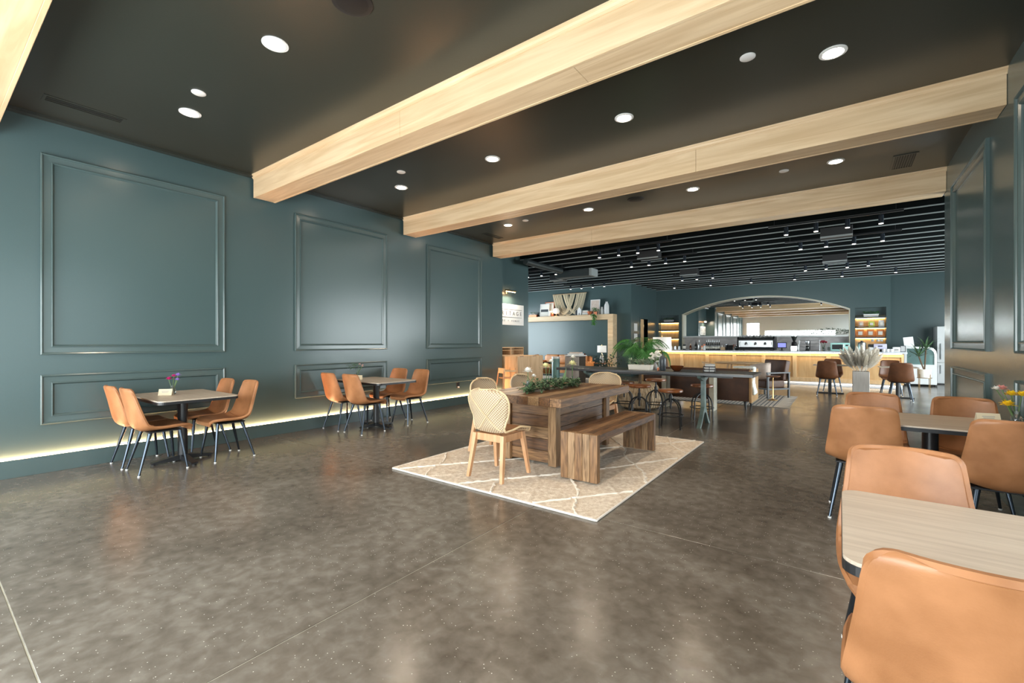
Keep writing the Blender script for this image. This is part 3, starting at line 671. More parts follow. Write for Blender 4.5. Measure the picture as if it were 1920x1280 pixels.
# ---- industrial stools
def make_stool(lab, loc, zs, rz):
    t = thing('industrial_stool', lab, 'stool', loc, rz, 'round wooden industrial stools')
    B().lathe([(.02, zs - .045), (.165, zs - .045), (.183, zs - .038), (.188, zs - .018), (.182, zs - .004), (.17, zs), (.02, zs + .0)], n=28).obj('seat', 'stool_wood', t, True)
    B().cyl((0, 0, .30), (0, 0, zs - .045), .014, n=10).obj('screw', 'black_metal', t, True)
    B().lathe([(.03, .40), (.032, .41), (.028, .50), (.02, .52)], n=12).obj('collar', 'black_metal', t, True)
    for k in range(2):
        a = PI / 4 + k * PI / 2; d = Vector((math.cos(a), math.sin(a), 0))
        pts = [d * (.20 * math.cos(th)) + Vector((0, 0, .26 + .19 * math.sin(th))) for th in [PI * i / 16 for i in range(17)]]
        pts = [d * .215 + Vector((0, 0, 0))] + pts + [-d * .215]
        B().tube(pts, .0115, 7).obj('leg_hoop', 'black_metal', t, True)
    B().tube([(.19 * math.cos(2 * PI * i / 24), .19 * math.sin(2 * PI * i / 24), .20) for i in range(24)], .009, 6, True).obj('foot_ring', 'black_metal', t, True)
    return t
make_stool('round wooden stool in front of the black table, beside its right leg', (4.42, 7.12, 0), .60, .2)
make_stool('round wooden stool in front of the black table, just past the bench', (3.93, 7.08, 0), .65, .5)
make_stool('round wooden stool behind the black table, tallest one in the middle', (3.80, 8.28, 0), .66, .1)
make_stool('round wooden stool behind the black table, beyond its right leg', (4.62, 8.25, 0), .60, .4)
make_stool('round wooden stool behind the black table, leftmost and half hidden', (3.27, 8.06, 0), .60, .3)
# ---- console behind the sofa
cs = thing('sofa_console', 'console table with pale slab legs between black table and brown sofa', 'console', (4.09, 9.42, 0))
B().box(-.58, .60, -.16, .16, .72, .76, .004, 1).obj('table_top', 'stool_wood', cs)
for x in (-.46, .46): B().box(x - .045, x + .045, -.14, .14, 0, .72, .004, 1).obj('slab_leg', 'slab_pale', cs)
# ---- brown sofa seen from behind
so = thing('sofa', 'dark brown leather sofa seen from behind with end panels painted paler as lit', 'sofa', (4.08, 10.2, 0))
B().box(-1.05, 1.05, -.42, -.22, .17, .80, .025, 2).obj('backrest', 'leather_dark', so, True)
B().box(-1.05, 1.05, -.215, .40, .17, .36, .02, 2).obj('seat_base', 'leather_dark', so, True)
for x in (-.5, .5): B().box(x - .49, x + .49, -.20, .40, .362, .47, .03, 3).obj('seat_cushion', 'leather_dark', so, True)
for s in (-1, 1): B().box(s * 1.05 - (.0 if s > 0 else .05), s * 1.05 + (.05 if s > 0 else 0), -.44, .42, .15, .79, .012, 2).obj('end_panel', 'leather_lit', so, True)
for sx in (-1, 1):
    for sy in (-1, 1): B().cyl((sx * .98, sy * .33, 0), (sx * .96, sy * .30, .17), .016, .028, 10).obj('leg', 'black', so, True)
# fur throw over the sofa corner
def drape(u, v):
    s = u * 1.15; x = .155 + (v - .5) * .26
    if s < .35: y, z = .30 - s, .0
    else: y, z = -.05 - .02 * math.sin(u * 9), -(s - .35) * .95
    return Vector((x + .02 * math.sin(u * 7), y + random.uniform(-.012, .012), z + random.uniform(-.012, .012)))
th = thing('fur_throw', 'white fur throw draped over the corner of the brown sofa', 'throw', (5.17, 10.02, .815))
b = B(); b.grid(lambda u, v: Vector(((.0 if u < .3 else 0) + (-.34 + u * 1.1 if u < .32 else .012 + .02 * math.sin(u * 8)) + random.uniform(-.01, .01), (v - .5) * .34 + random.uniform(-.012, .012) + .03 * math.sin(u * 6), .012 + random.uniform(0, .015) - (0 if u < .32 else (u - .32) * .78))), 26, 12); b.obj('fur', 'fur', th, True, solid=.03)
# ---- striped rug with fringe
r2 = thing('striped_rug', 'pale striped woven rug with tasselled end before the bar seating', 'rug', (3.9, 11.75, 0))
B().box(-1.85, 1.60, -1.17, 1.17, .001, .012, .003, 1).obj('weave', 'rug_stripe', r2)
st = B()
for i in range(45):
    x = -1.83 + i * .0765
    st.box(x, x + .022, -1.165, 1.165, .012, .0145)
st.obj('stripes', 'rug_stripe2', r2)
fr = B()
for i in range(30):
    y = -1.15 + i * .0793
    fr.tube([(1.60, y, .010), (1.70, y + random.uniform(-.012, .012), .008), (1.83, y + random.uniform(-.03, .03), .006)], [.012, .009, .005], 5)
o = fr.obj('fringe', 'rug_stripe', r2); o['kind'] = 'stuff'
# ---- framed lounge armchair
def armchair(lab, loc, rz, lea, frame, nm='lounge_armchair'):
    t = thing(nm, lab, 'armchair', loc, rz, 'low lounge armchairs')
    for s in (-1, 1):
        f = B(); x = s * .34
        f.box(x - .018, x + .018, .27, .306, 0, .60).box(x - .018, x + .018, -.36, -.324, 0, .60).box(x - .02, x + .02, -.37, .32, .585, .615).box(x - .016, x + .016, -.33, .28, .20, .235)
        f.obj('arm_frame', frame, t)
    B().box(-.32, .32, -.33, -.30, .2, .235).box(-.32, .32, .27, .30, .2, .235).obj('cross_rail', frame, t)
    B().box(-.31, .31, -.26, .31, .24, .42, .035, 3).obj('seat_cushion', lea, t, True)
    M = Matrix.Translation((0, -.25, .40)) @ Matrix.Rotation(.22, 4, 'X')
    B().box(-.31, .31, -.09, .06, 0, .50, .035, 3, M).obj('back_cushion', lea, t, True)
    return t
armchair('brown leather armchair with black frame on the striped rug', (5.10, 12.42, .0146), 2.5, 'leather_dark', 'black_metal')
armchair('brown leather armchair seen past the dark bottle vase', (2.62, 12.55, .0146), -2.2, 'leather_dark', 'steel')
armchair('orange leather armchair by the grey display pedestal', (-1.75, 13.3, .0125), -1.2, 'leather_orange', 'black_metal')
pw = thing('throw_pillow', 'beige linen pillow lying in the black-framed armchair', 'pillow', (5.00, 12.22, .44), 2.75)
def pil(b, w, h, d, M=None):
    for s in (1, -1):
        V = b.grid(lambda u, v: (M or Matrix()) @ Vector(((u - .5) * w, s * d * (max(0, 1 - (2 * u - 1) ** 4) * max(0, 1 - (2 * v - 1) ** 4)) ** .6, v * h)), 12, 12)
b = B(); pil(b, .50, .42, .12, Matrix.Rotation(.45, 4, 'X') @ Matrix.Rotation(.2, 4, 'Y')); b.obj('pillow_body', 'linen', pw, True)
stb = thing('side_table', 'slim pedestal drinks table beside the black-framed armchair', 'table', (5.33, 11.72, .0146))
B().lathe([(.10, 0), (.10, .012), (.03, .03), (.014, .06), (.012, .48), (.02, .52)], n=18).obj('pedestal', 'brass', stb, True); B().lathe([(.03, .52), (.12, .53), (.15, .55), (.145, .56), (.02, .556)], n=22).obj('tray_top', 'stool_wood', stb, True)
# ---- round wooden table before the bar
rt = thing('round_table', 'pale wooden round table on slanted legs before the bar', 'table', (4.15, 14.6, 0))
B().lathe([(.02, .70), (.62, .71), (.66, .73), (.65, .745), (.02, .745)], n=36).obj('table_top', 'oak', rt, True)
for k in range(4):
    a = PI / 4 + k * PI / 2; B().cyl((.5 * math.cos(a), .5 * math.sin(a), 0), (.34 * math.cos(a), .34 * math.sin(a), .705), .016, .026, 10).obj('leg', 'oak', rt, True)
def stick_chair(lab, loc, rz):
    t = thing('wooden_chair', lab, 'chair', loc, rz, 'wooden chairs at the round table')
    B().box(-.21, .21, -.2, .2, .43, .455, .01, 2).obj('seat', 'oak', t, True)
    for sx in (-1, 1):
        for sy in (-1, 1): B().cyl((sx * .21, sy * .2, 0), (sx * .16, sy * .15, .43), .012, .018, 8).obj('leg', 'oak', t, True)
    for i in range(6): B().cyl((-.16 + i * .064, -.18, .455), (-.18 + i * .072, -.26, .73), .007, n=6).obj('spindle', 'oak', t)
    B().tube([(-.24, -.20, .73), (-.19, -.26, .74), (0, -.285, .745), (.19, -.26, .74), (.24, -.20, .73)], .017, 8).obj('back_rail', 'oak', t, True)
stick_chair('wooden spindle chair on the left of the round table', (3.55, 14.2, 0), -.9); stick_chair('wooden spindle chair on the right of the round table', (4.85, 14.45, 0), 1.3)
# ================================================================== BAR
BY, BX0, BX1, CT = 16.72, 1.05, 8.02, 1.06
ba = thing('bar_counter', 'long pale-wood bar front with framed panels and glow under the top', 'bar', ((BX0 + BX1) / 2, BY, 0))
hw = (BX1 - BX0) / 2
B().box(-hw, hw, .04, .55, .12, CT - .06).obj('carcass', 'bar_wood', ba)
B().box(-hw + .02, hw - .02, .06, .55, 0, .12).obj('plinth', 'quartz', ba)
n = 8; w = 2 * hw / n
B().box(-hw, hw, 0, .04, .12, .235, .002, 1).obj('bottom_rail', 'bar_wood', ba); B().box(-hw, hw, 0, .04, CT - .155, CT - .06, .002, 1).obj('top_rail', 'bar_wood', ba)
for i in range(n + 1):
    x = -hw + i * w; a, c = max(-hw, x - .055), min(hw, x + .055)
    B().box(a, c, 0, .04, .235, CT - .155, .002, 1).obj('stile', 'bar_wood', ba)
for i in range(n):
    B().box(-hw + i * w + .055, -hw + (i + 1) * w - .055, .034, .04, .235, CT - .155).obj('panel', 'bar_panel', ba)
B().box(-hw + .05, hw - .05, -.10, -.08, CT - .065, CT - .052).obj('led_strip', 'led_bar', ba)
B().box(-hw + .05, hw - .05, .05, .058, .06, .075).obj('toe_led_strip', 'led_toe', ba)
tag(B().box(BX0 - .05, BX1 + .06, BY - .16, BY + .72, CT - .05, CT, .004, 1).obj('stone_worktop', 'quartz'), 'long white stone counter top of the bar', 'counter top')
CY = BY + .28
def at(px, y=None): p = onY(px, 658, y or CY); return (p.x, p.y, CT)
def jar(name, lab, cat, px, prof, m, cap=None, capm='black', group=None, lbl=None, y=None, z=CT):
    p = at(px, y); t = thing(name, lab, cat, (p[0], p[1], z), 0, group)
    B().lathe(prof, n=14).obj('body', m, t, True)
    if lbl: B().lathe([(lbl[0], lbl[1]), (lbl[0], lbl[2])], n=14).obj('label_wrap', 'label', t, True)
    if cap: B().lathe(cap, n=10).obj('cap', capm, t, True)
    return t
syr = [(.028, 0), (.032, .01), (.032, .17), (.030, .20), (.014, .23), (.014, .29)]
for i in range(7):
    jar('syrup_bottle', 'dark syrup bottle with pump, %s of the row left of the espresso machine' % ORD[i], 'bottle', 1325 + i * 3.9, syr, 'bottle', [(.016, .29), (.016, .31), (.005, .32), (.005, .37)], 'steel', 'syrup bottles on the bar', (.0325, .05, .13))
jar('canister', 'black canister with a pale label at the left of the bar', 'canister', 1283, [(.05, 0), (.055, .01), (.055, .17), (.045, .20)], 'black', None, 'black', None, (.0555, .04, .14))
jar('amber_bottle', 'squat amber bottle on the left of the bar', 'bottle', 1295, [(.045, 0), (.05, .01), (.05, .10), (.03, .14), (.015, .16), (.015, .19)], 'amber', [(.018, .19), (.018, .21), (.004, .215)], 'brass')
jar('pump_bottle', 'tall dark pump bottle left of the syrup row', 'bottle', 1305, [(.04, 0), (.045, .01), (.045, .18), (.02, .22), (.016, .26)], 'bottle', [(.018, .26), (.018, .29), (.006, .30), (.006, .36)], 'black')
jar('whipper_bottle', 'silver bottle with white cap left of the syrup row', 'bottle', 1311, [(.035, 0), (.04, .01), (.04, .19), (.02, .24), (.014, .31)], 'steel', [(.02, .31), (.015, .36), (.004, .365)], 'white')
jar('red_tin', 'small red tin in front of the syrup row', 'tin', 1316.5, [(.035, 0), (.035, .15), (.02, .16)], 'copper', None, 'black', None, (.0355, .03, .10), CY - .12)
jar('milk_jar', 'pale jar with brown lid before the syrup row', 'jar', 1320.5, [(.04, 0), (.042, .12), (.03, .16)], 'white', [(.034, .16), (.034, .20), (.01, .205)], 'copper', None, None, CY - .10)
for i, px in enumerate((1258.5, 1266, 1273.5)):
    p = at(px); t = thing('milk_pitcher', 'small steel pitcher at the left end of the bar, %s of its row' % ORD[i], 'pitcher', p, i * .5, 'steel pitchers on the bar')
    B().lathe([(.035, 0), (.045, .01), (.046, .06), (.035, .10), (.038, .13)], n=14).obj('body', 'white_gloss' if i != 1 else 'steel', t, True); B().tube([(.042, 0, .03), (.08, 0, .05), (.075, 0, .10), (.036, 0, .11)], .006, 6).obj('handle', 'chrome', t, True)
p = at(1356.5); t = thing('wood_organizer', 'pale wooden cup and lid organizer right of the syrup bottles', 'organizer', p); B().box(-.07, .07, -.08, .08, 0, .11, .004, 1).obj('body', 'oak', t); B().box(-.05, .0, -.05, .05, .11, .17).obj('napkin_stack', 'label', t)
p = at(1363); t = thing('knock_box', 'tall black bin beside the wooden organizer on the bar', 'bin', p); B().lathe([(.04, 0), (.045, .2), (.04, .21), (.005, .212)], n=14).obj('body', 'black', t, True); B().lathe([(.046, .19), (.046, .2)], n=14).obj('band', 'steel', t)
p = at(1370); t = thing('menu_stand', 'small black slanted menu board left of the espresso machine', 'menu board', p); B().box(-.075, .075, -.01, .01, 0, .18, .003, 1, Matrix.Rotation(-.2, 4, 'X')).obj('board', 'black', t); B().box(-.06, .06, .0, .06, 0, .012).obj('foot', 'black', t)
for i, px in enumerate((1375.2, 1378.4)):
    jar('straw_glass', 'thin glass of stirrers left of the espresso machine, %s of its row' % ORD[i], 'glass', px, [(.02, 0), (.024, .10), (.022, .10), (.02, .02)], 'glass', [(.010, .02), (.012, .20), (.004, .21)], 'copper', 'stirrer glasses')
# espresso machine
p = at(1419); em = thing('espresso_machine', 'wide chrome espresso machine on the bar with cups on top', 'espresso machine', p)
B().prism([(-.26, .05), (.26, .05), (.30, .12), (.30, .36), (.24, .44), (-.24, .44), (-.30, .36), (-.30, .12)], 'x', -.50, .50).obj('body', 'steel', em)
for s in (-1, 1):
    B().prism([(-.30, .02), (.30, .02), (.33, .10), (.33, .38), (.26, .46), (-.26, .46), (-.33, .38), (-.33, .10)], 'x', s * .525 - .024, s * .525 + .024).obj('side_panel', 'black', em)
B().box(-.50, .50, -.315, -.29, .335, .40, .004, 1).obj('top_band', 'black', em); B().box(-.50, .50, -.33, .33, .02, .07, .006, 1).obj('drip_tray', 'black', em)
for s in (-1, 1):
    for y in (-.26, .26): B().cyl((s * .44, y, 0), (s * .44, y, .02), .03, n=10).obj('foot', 'black', em)
B().tube([(-.48, -.29, .47), (.48, -.29, .47)], .007, 6).tube([(-.48, .29, .47), (.48, .29, .47)], .007, 6).obj('cup_rail', 'chrome', em)
for x in (-.28, 0, .28):
    g = B().cyl((x, -.30, .25), (x, -.38, .23), .035, n=12).obj('group_head', 'steel', em); B().cyl((x, -.38, .225), (x, -.52, .20), .014, n=8).obj('portafilter_handle', 'black', g)
B().tube([(-.46, -.31, .30), (-.47, -.36, .22), (-.46, -.38, .12)], .006, 6).tube([(.46, -.31, .30), (.47, -.36, .22), (.46, -.38, .12)], .006, 6).obj('steam_wand', 'chrome', em)
cup = None
for i in range(9):
    x = p[0] - .40 + i * .10; lab = 'small glass upside down on the espresso machine, %s of its row' % ORD[i]
    if cup is None: cup = tag(B().lathe([(.035, 0), (.03, .075), (.024, .08), (.005, .08)], n=12).obj('espresso_cup', 'ceramic_grey', None, True, loc=(x, p[1], CT + .441)), lab, 'cup', 'cups on the espresso machine')
    else: dup(cup, lab, (x, p[1] + random.uniform(-.1, .1), CT + .441))
p = at(1382); t = thing('fruit_bowl', 'dark round jars clustered at the left of the espresso machine', 'jar', (p[0], p[1] - .02, CT)); B().lathe([(.05, 0), (.075, .05), (.07, .12), (.03, .15)], n=16).obj('body', 'bottle', t, True); B().ball((0, 0, .165), .025, 2).obj('lid_knob', 'chrome', t, True)
p = at(1466); t = thing('tablet_till', 'black tablet till with a violet screen on the bar', 'tablet', p, .1)
B().lathe([(.07, 0), (.07, .012), (.02, .02), (.018, .10)], n=16).obj('stand', 'black', t, True); M = Matrix.Translation((0, 0, .09)) @ Matrix.Rotation(-.3, 4, 'X')
B().box(-.135, .135, -.01, .01, 0, .185, .006, 1, M).obj('tablet', 'black', t); B().box(-.115, .115, -.0125, -.0105, .02, .165, 0, 1, M).obj('screen', 'screen', t)
p = at(1489); t = thing('coffee_grinder', 'tall coffee grinder with a black bean hopper on the bar', 'grinder', p)
B().box(-.09, .09, -.10, .10, 0, .16, .008, 1).obj('base', 'chrome', t); B().lathe([(.06, .16), (.075, .18), (.07, .27), (.05, .29)], n=18).obj('motor', 'black', t, True); B().lathe([(.03, .29), (.04, .33), (.085, .45), (.085, .47)], n=18).obj('hopper', 'bottle', t, True); B().lathe([(.09, .47), (.09, .485), (.02, .49)], n=18).obj('hopper_lid', 'steel', t, True)
p = at(1496.5); jar('steel_jug', 'steel jug right of the coffee grinder', 'jug', 1496.5, [(.035, 0), (.04, .02), (.04, .14), (.034, .18)], 'steel', [(.036, .18), (.03, .21), (.005, .22)], 'white')
p = at(1518); t = thing('pastry_case', 'clear glass pastry case with wire tiers on the bar', 'display case', p)
for z in (0.0, .12, .22, .33): B().tube([(-.27, -.16, z + .01), (.27, -.16, z + .01), (.27, .16, z + .01), (-.27, .16, z + .01)], .006, 6, True).obj('tier_frame', 'steel', t)
for sx in (-1, 1):
    for sy in (-1, 1): B().cyl((sx * .27, sy * .16, 0), (sx * .27, sy * .16, .345), .006, n=6).obj('corner_post', 'steel', t)
p = at(1514, CY - .32); t = thing('pour_over_brewer', 'black and steel drip brewer in front of the pastry case', 'brewer', p)
B().box(-.06, .06, -.07, .07, 0, .04, .005, 1).obj('base', 'black', t); B().lathe([(.04, .04), (.055, .06), (.05, .14), (.035, .17)], n=16).obj('carafe', 'bottle', t, True); B().lathe([(.03, .19), (.06, .27), (.06, .31), (.05, .32)], n=16).obj('filter_basket', 'steel', t, True); B().box(.055, .075, -.02, .02, .04, .32).obj('column', 'black', t)
def bunch(b, c, n, r, R, sq=(1, 1, .8)):
    for _ in range(n):
        v = Vector((random.gauss(0, 1), random.gauss(0, 1), random.gauss(0, 1))).normalized() * R * random.random() ** .4
        b.ball(Vector(c) + Vector((v.x * sq[0], v.y * sq[1], v.z * sq[2])), r * random.uniform(.8, 1.2), 1, (1, 1, .75))
def vase(b, r, h): return b.lathe([(r * .8, 0), (r, .01), (r, h * .55), (r * .5, h * .8), (r * .62, h)], n=16)
p = at(1543.5); t = thing('red_flower_vase', 'glass vase of dark red flowers left of the mint microwave', 'flower vase', p)
vase(B(), .045, .15).obj('vase', 'glass', t, True); b = B()
for i in range(9): a = i * .7; b.tube([(0, 0, .04), (.07 * math.cos(a), .05 * math.sin(a), .27)], .004, 5)
b.obj('stems', 'stem', t); b = B(); bunch(b, (0, 0, .29), 22, .028, .11, (1, .7, .35)); b.obj('blooms', 'petal_red', t, True)
p = at(1554.5); t = thing('photo_block', 'small white framed card left of the mint microwave', 'frame', p); B().box(-.065, .065, -.015, .015, 0, .16, .006, 1).obj('frame', 'white', t); B().box(-.045, .045, -.018, -.0155, .03, .13).obj('picture', 'grey_ink', t)
p = at(1575); t = thing('microwave', 'mint green microwave on the right of the bar', 'microwave', p)
B().box(-.24, .24, -.17, .19, .012, .26, .012, 2).obj('body', 'mint', t, True); B().box(-.215, .10, -.182, -.171, .035, .235, .004, 1).obj('door', 'mint', t); B().box(-.195, .06, -.186, -.183, .06, .21, .004, 1).obj('window', 'black', t)
B().cyl((.085, -.20, .06), (.085, -.20, .21), .008, n=8).obj('handle', 'chrome', t); B().box(.135, .215, -.176, -.171, .16, .205).obj('display', 'black', t)
p = at(1616); t = thing('coffee_urn', 'tall steel coffee urn on the right of the bar', 'urn', p); B().lathe([(.09, 0), (.10, .01), (.10, .24), (.09, .27), (.02, .29)], n=20).obj('body', 'steel', t, True); B().box(-.02, .02, -.13, -.09, .04, .07).obj('tap', 'black', t); B().lathe([(.03, .29), (.03, .32), (.004, .325)], n=12).obj('lid_knob', 'black', t, True)
p = at(1634); t = thing('coffee_pod_machine', 'compact black and white brewer left of the lilac toaster', 'brewer', p); B().box(-.07, .07, -.08, .1, 0, .13, .01, 1).obj('base', 'white', t); B().box(-.075, .075, -.08, .12, .13, .22, .012, 1).obj('head', 'black', t); B().lathe([(.03, .05), (.03, .06)], n=14).obj('dial', 'black', t)
p = at(1650); t = thing('toaster', 'lilac two-slot toaster on the right of the bar', 'toaster', p); B().box(-.15, .15, -.10, .10, .075, .23, .02, 2).obj('body', 'lilac', t, True); B().box(-.14, .14, -.095, .095, 0, .075, .005, 1).obj('base', 'black', t); B().box(-.05, .05, -.104, -.10, .15, .18).obj('badge', 'black', t)
for i, (px, m) in enumerate(((1657, 'white'), (1664.5, 'white'), (1672, 'white'))):
    p = at(px, CY - .25); t = thing('white_mug', 'white mug near the right end of the bar, %s of its row' % ORD[i], 'mug', p, .4 * i, 'white mugs on the bar'); B().lathe([(.032, 0), (.042, .01), (.043, .085), (.038, .085), (.034, .02)], n=16).obj('body', m, t, True); B().tube([(.04, 0, .02), (.07, 0, .03), (.07, 0, .065), (.04, 0, .07)], .006, 6).obj('handle', m, t, True)
p = at(1680.5); t = thing('napkin_dispenser', 'white napkin dispenser at the right end of the bar', 'dispenser', p); B().box(-.085, .085, -.07, .07, 0, .14, .02, 2).obj('body', 'white', t, True); B().box(-.045, .045, -.073, -.07, .03, .09).obj('slot', 'grey_ink', t)
p = at(1693, CY); t = thing('framed_notice', 'dark framed notice standing at the end of the bar', 'frame', p); B().box(-.06, .06, -.01, .01, 0, .18, .003, 1).obj('frame', 'ceramic', t); B().box(-.045, .045, -.012, -.0105, .015, .165).obj('sheet', 'ceramic_grey', t)
# niche goods
def ny(px, y=YB + .12): p = onY(px, 640, y); return p.x, y
def bag(name, lab, px, z, w, h, m, tilt=0):
    x, y = ny(px); t = thing(name, lab, 'bag', (x, y, z), tilt, 'coffee bags in the right niche')
    V = [(-w / 2, 0), (w / 2, 0), (w / 2 * 1.05, h * .4), (w / 2 * .92, h * .9), (w / 2 * .95, h), (-w / 2 * .95, h), (-w / 2 * .92, h * .9), (-w / 2 * 1.05, h * .4)]
    b = B(); 
    a = [b.bm.verts.new((p[0], -.045 * (1 - p[1] / h) - .006, p[1])) for p in V]; c = [b.bm.verts.new((p[0], .045 * (1 - p[1] / h) + .006, p[1])) for p in V]
    b.bm.faces.new(a); b.bm.faces.new(c)
    for i in range(8): b.bm.faces.new((a[i], a[(i + 1) % 8], c[(i + 1) % 8], c[i]))
    b.obj('pouch', m, t); B().box(-w * .28, w * .28, -.050, -.046, h * .25, h * .72, 0, 1, Matrix.Rotation(-.0, 4, 'X')).obj('label_patch', 'label', t)
bag('coffee_bag', 'small pinkish bag on the upper shelf of the right niche', 1614.5, 1.876, .13, .19, 'blush_bag'); bag('coffee_bag', 'lime green bag on the upper shelf of the right niche', 1634, 1.876, .16, .19, 'lime_bag'); bag('coffee_bag', 'white bag on the upper shelf of the right niche', 1652.5, 1.876, .15, .22, 'white')
for px, w_ in ((1613, 'left'), (1632, 'middle'), (1650.5, 'right')): bag('coffee_bag', 'large orange coffee bag on the lower niche shelf, %s one' % w_, px, 1.526, .21, .26, 'orange_bag')
for i, px in enumerate((1636, 1646, 1653)):
    x, y = ny(px); t = thing('hanging_mug', 'white mug hanging under the niche shelf, %s of its row' % ORD[i], 'mug', (x, y, 1.36), 0, 'mugs hanging in the right niche')
    B().lathe([(.03, 0), (.045, .01), (.045, .075), (.04, .085), (.036, .02)], n=14).obj('body', 'white', t, True); B().tube([(0, -.03, .08), (0, -.02, .105), (0, .015, .105), (0, .03, .08)], .006, 6).obj('handle', 'white', t, True); B().cyl((0, 0, .106), (0, 0, .115), .003, n=5).obj('hook', 'brass', t)

# ================================================================== PLANTS
def foliage(n, L, w, fn, droop=.3):
    b = B()
    for _ in range(n):
        p, d = fn(); b.leaf(p, d, L * random.uniform(.7, 1.25), w * random.uniform(.8, 1.2), droop)
    return b
def trough(lab, loc, L, m, leafm, h=.12, d=.16, n=150, cat='planter', name='trough_planter', Lf=.07):
    t = thing(name, lab, cat, loc); 
    bx = B(); V = [(-L / 2 * .93, 0), (L / 2 * .93, 0), (L / 2, h), (-L / 2, h)]; bx.prism(V, 'y', -d / 2, d / 2).obj('trough', m, t)
    def f():
        p = Vector((random.uniform(-.5, .5) * L * .95, random.uniform(-.5, .5) * d, h + random.uniform(-.01, .08))); return p, Vector((random.gauss(0, .7) + p.x / L, random.gauss(0, .7), random.uniform(.1, .9)))
    o = foliage(n, Lf, Lf * .42, f).obj('leaves', leafm, t); return t
x, y = ny(1633); trough('white trough of green leaves on top of the right bar niche', (x, y, 2.226), .42, 'white', 'palm', .09, .14, 120)
x, y = ny(1254); trough('grey trough of green leaves on top of the left bar niche', (x, y, 2.226), .40, 'ceramic_grey', 'leaf', .09, .14, 120)
g = thing('greenery_garland', 'trailing green garland lying on the white mirror ledge', 'garland', (onY(1546, 620, YB + .11).x, YB + .11, SHZ + .002))
def f():
    x = random.uniform(-.75, .75); p = Vector((x, random.uniform(-.05, .05), .03 + random.random() * (.12 + .10 * max(0, math.sin(x * 3 + 1))))); return p, Vector((random.gauss(0, 1), random.gauss(0, .5), random.uniform(-.1, .7)))
foliage(420, .075, .035, f).obj('leaves', 'leaf_grey', g); B().tube([(-.8, 0, .02), (-.3, .03, .05), (.2, -.02, .03), (.8, 0, .03)], .006, 5).obj('vine', 'twig', g)
tp = onZ(1211, 691, TT); 
trough('pale trough of grey-green leaves on the black table', (tp.x, 7.55, TT), .40, 'label', 'leaf_grey', .085, .16, 230, Lf=.065)
bv = thing('bottle_vase', 'tall slate-blue bottle vase on the black table', 'vase', (onY(1242.5, 690, 7.52).x, 7.52, TT)); B().lathe([(.045, 0), (.05, .01), (.052, .17), (.045, .215), (.022, .245), (.012, .255)], n=20).obj('body', 'ceramic', bv, True); B().lathe([(.011, .25), (.011, .285), (.014, .29)], n=12).obj('neck', 'ceramic', bv, True)
bo = thing('glass_bowl', 'dark amber glass bowl on the black table', 'bowl', (onY(1269, 690, 7.50).x, 7.50, TT)); B().lathe([(.045, 0), (.06, .012), (.10, .06), (.108, .085), (.10, .082), (.055, .022), (.01, .016)], n=24).obj('bowl', 'amber', bo, True); B().lathe([(.035, .0), (.036, .004)], n=16).obj('foot', 'amber', bo)
bs = thing('napkin_basket', 'black wire basket of grey napkins on the black table', 'basket', (onY(1330, 692, 7.48).x, 7.48, TT), .2)
for z in (.006, .05, .09): B().tube([(-.085, -.06, z), (.085, -.06, z), (.085, .06, z), (-.085, .06, z)], .006, 6, True).obj('wire_ring', 'black', bs)
for x in (-.085, 0, .085):
    for y in (-.06, .06): B().cyl((x, y, .004), (x, y, .092), .004, n=6).obj('wire_post', 'black', bs)
for i, z in enumerate((.012, .032, .052, .072, .095, .115)): B().box(-.075 + i * .003, .07 + i * .002, -.05, .05, z, z + .017, .005, 1, Matrix.Rotation(.08 * (i % 3), 4, 'Z')).obj('folded_napkin', 'ceramic_grey' if i % 2 else 'white', bs)
jb_ = thing('amber_jar', 'tiny amber jar between trough and slate vase', 'jar', (onY(1234, 692, 7.42).x, 7.42, TT)); B().lathe([(.016, 0), (.018, .004), (.018, .04), (.012, .05)], n=12).obj('body', 'copper', jb_, True); B().lathe([(.013, .05), (.013, .06), (.003, .062)], n=10).obj('lid', 'label', jb_, True)
# dark flowering plant and palm
def frond(L, up, n=17, w=.16):
    b = B(); pts = []
    for i in range(13):
        s = i / 12; pts.append(Vector((L * (s * .85), 0, up * L * (s - .95 * s * s))))
    b.tube(pts, [.007 * (1 - .8 * i / 12) for i in range(13)], 5)
    for i in range(2, 13):
        for k in (0, .5):
            j = min(11.99, i + k - 1); p = pts[int(j)].lerp(pts[int(j) + 1], j % 1); l = w * (1.25 - abs(j / 12 - .45) * 1.5)
            for s in (-1, 1): b.leaf(p, (0.55, s, -.25), max(.05, l * 1.6), .022, .28)
    return b
def palm(lab, loc, specs, m):
    t = thing('potted_palm', lab, 'plant', loc)
    return t
pb = thing('potted_palm', 'feathery green palm rising from a ribbed straw basket behind the black table', 'plant', (3.28, 8.86, 0))
B().lathe([(.30, .02), (.37, .05), (.41, .20), (.40, .34), (.34, .46), (.27, .52), (.25, .50), (.05, .47)], n=40).obj('basket', 'wicker', pb, True)
rb = None
for k in range(40):
    a = 2 * PI * k / 40
    pr = [(.305, .02), (.375, .05), (.415, .20), (.405, .34), (.345, .46), (.275, .525)]
    o = B().tube([(r, 0, z) for r, z in pr], .008, 5).obj('straw_rib', 'wicker', pb, True) if rb is None else share(rb, 'straw_rib', (0, 0, 0), pb)
    if rb is None: rb = o
    o.rotation_euler = (0, 0, a)
B().cyl((0, 0, .46), (.02, 0, 1.06), .03, .02, 10).obj('stem', 'twig', pb, True)
fr0 = [frond(.66, 1.9), frond(.56, 1.5)]; fr0 = [q.obj('frond', 'palm', pb) for q in fr0]
used = [0, 0]
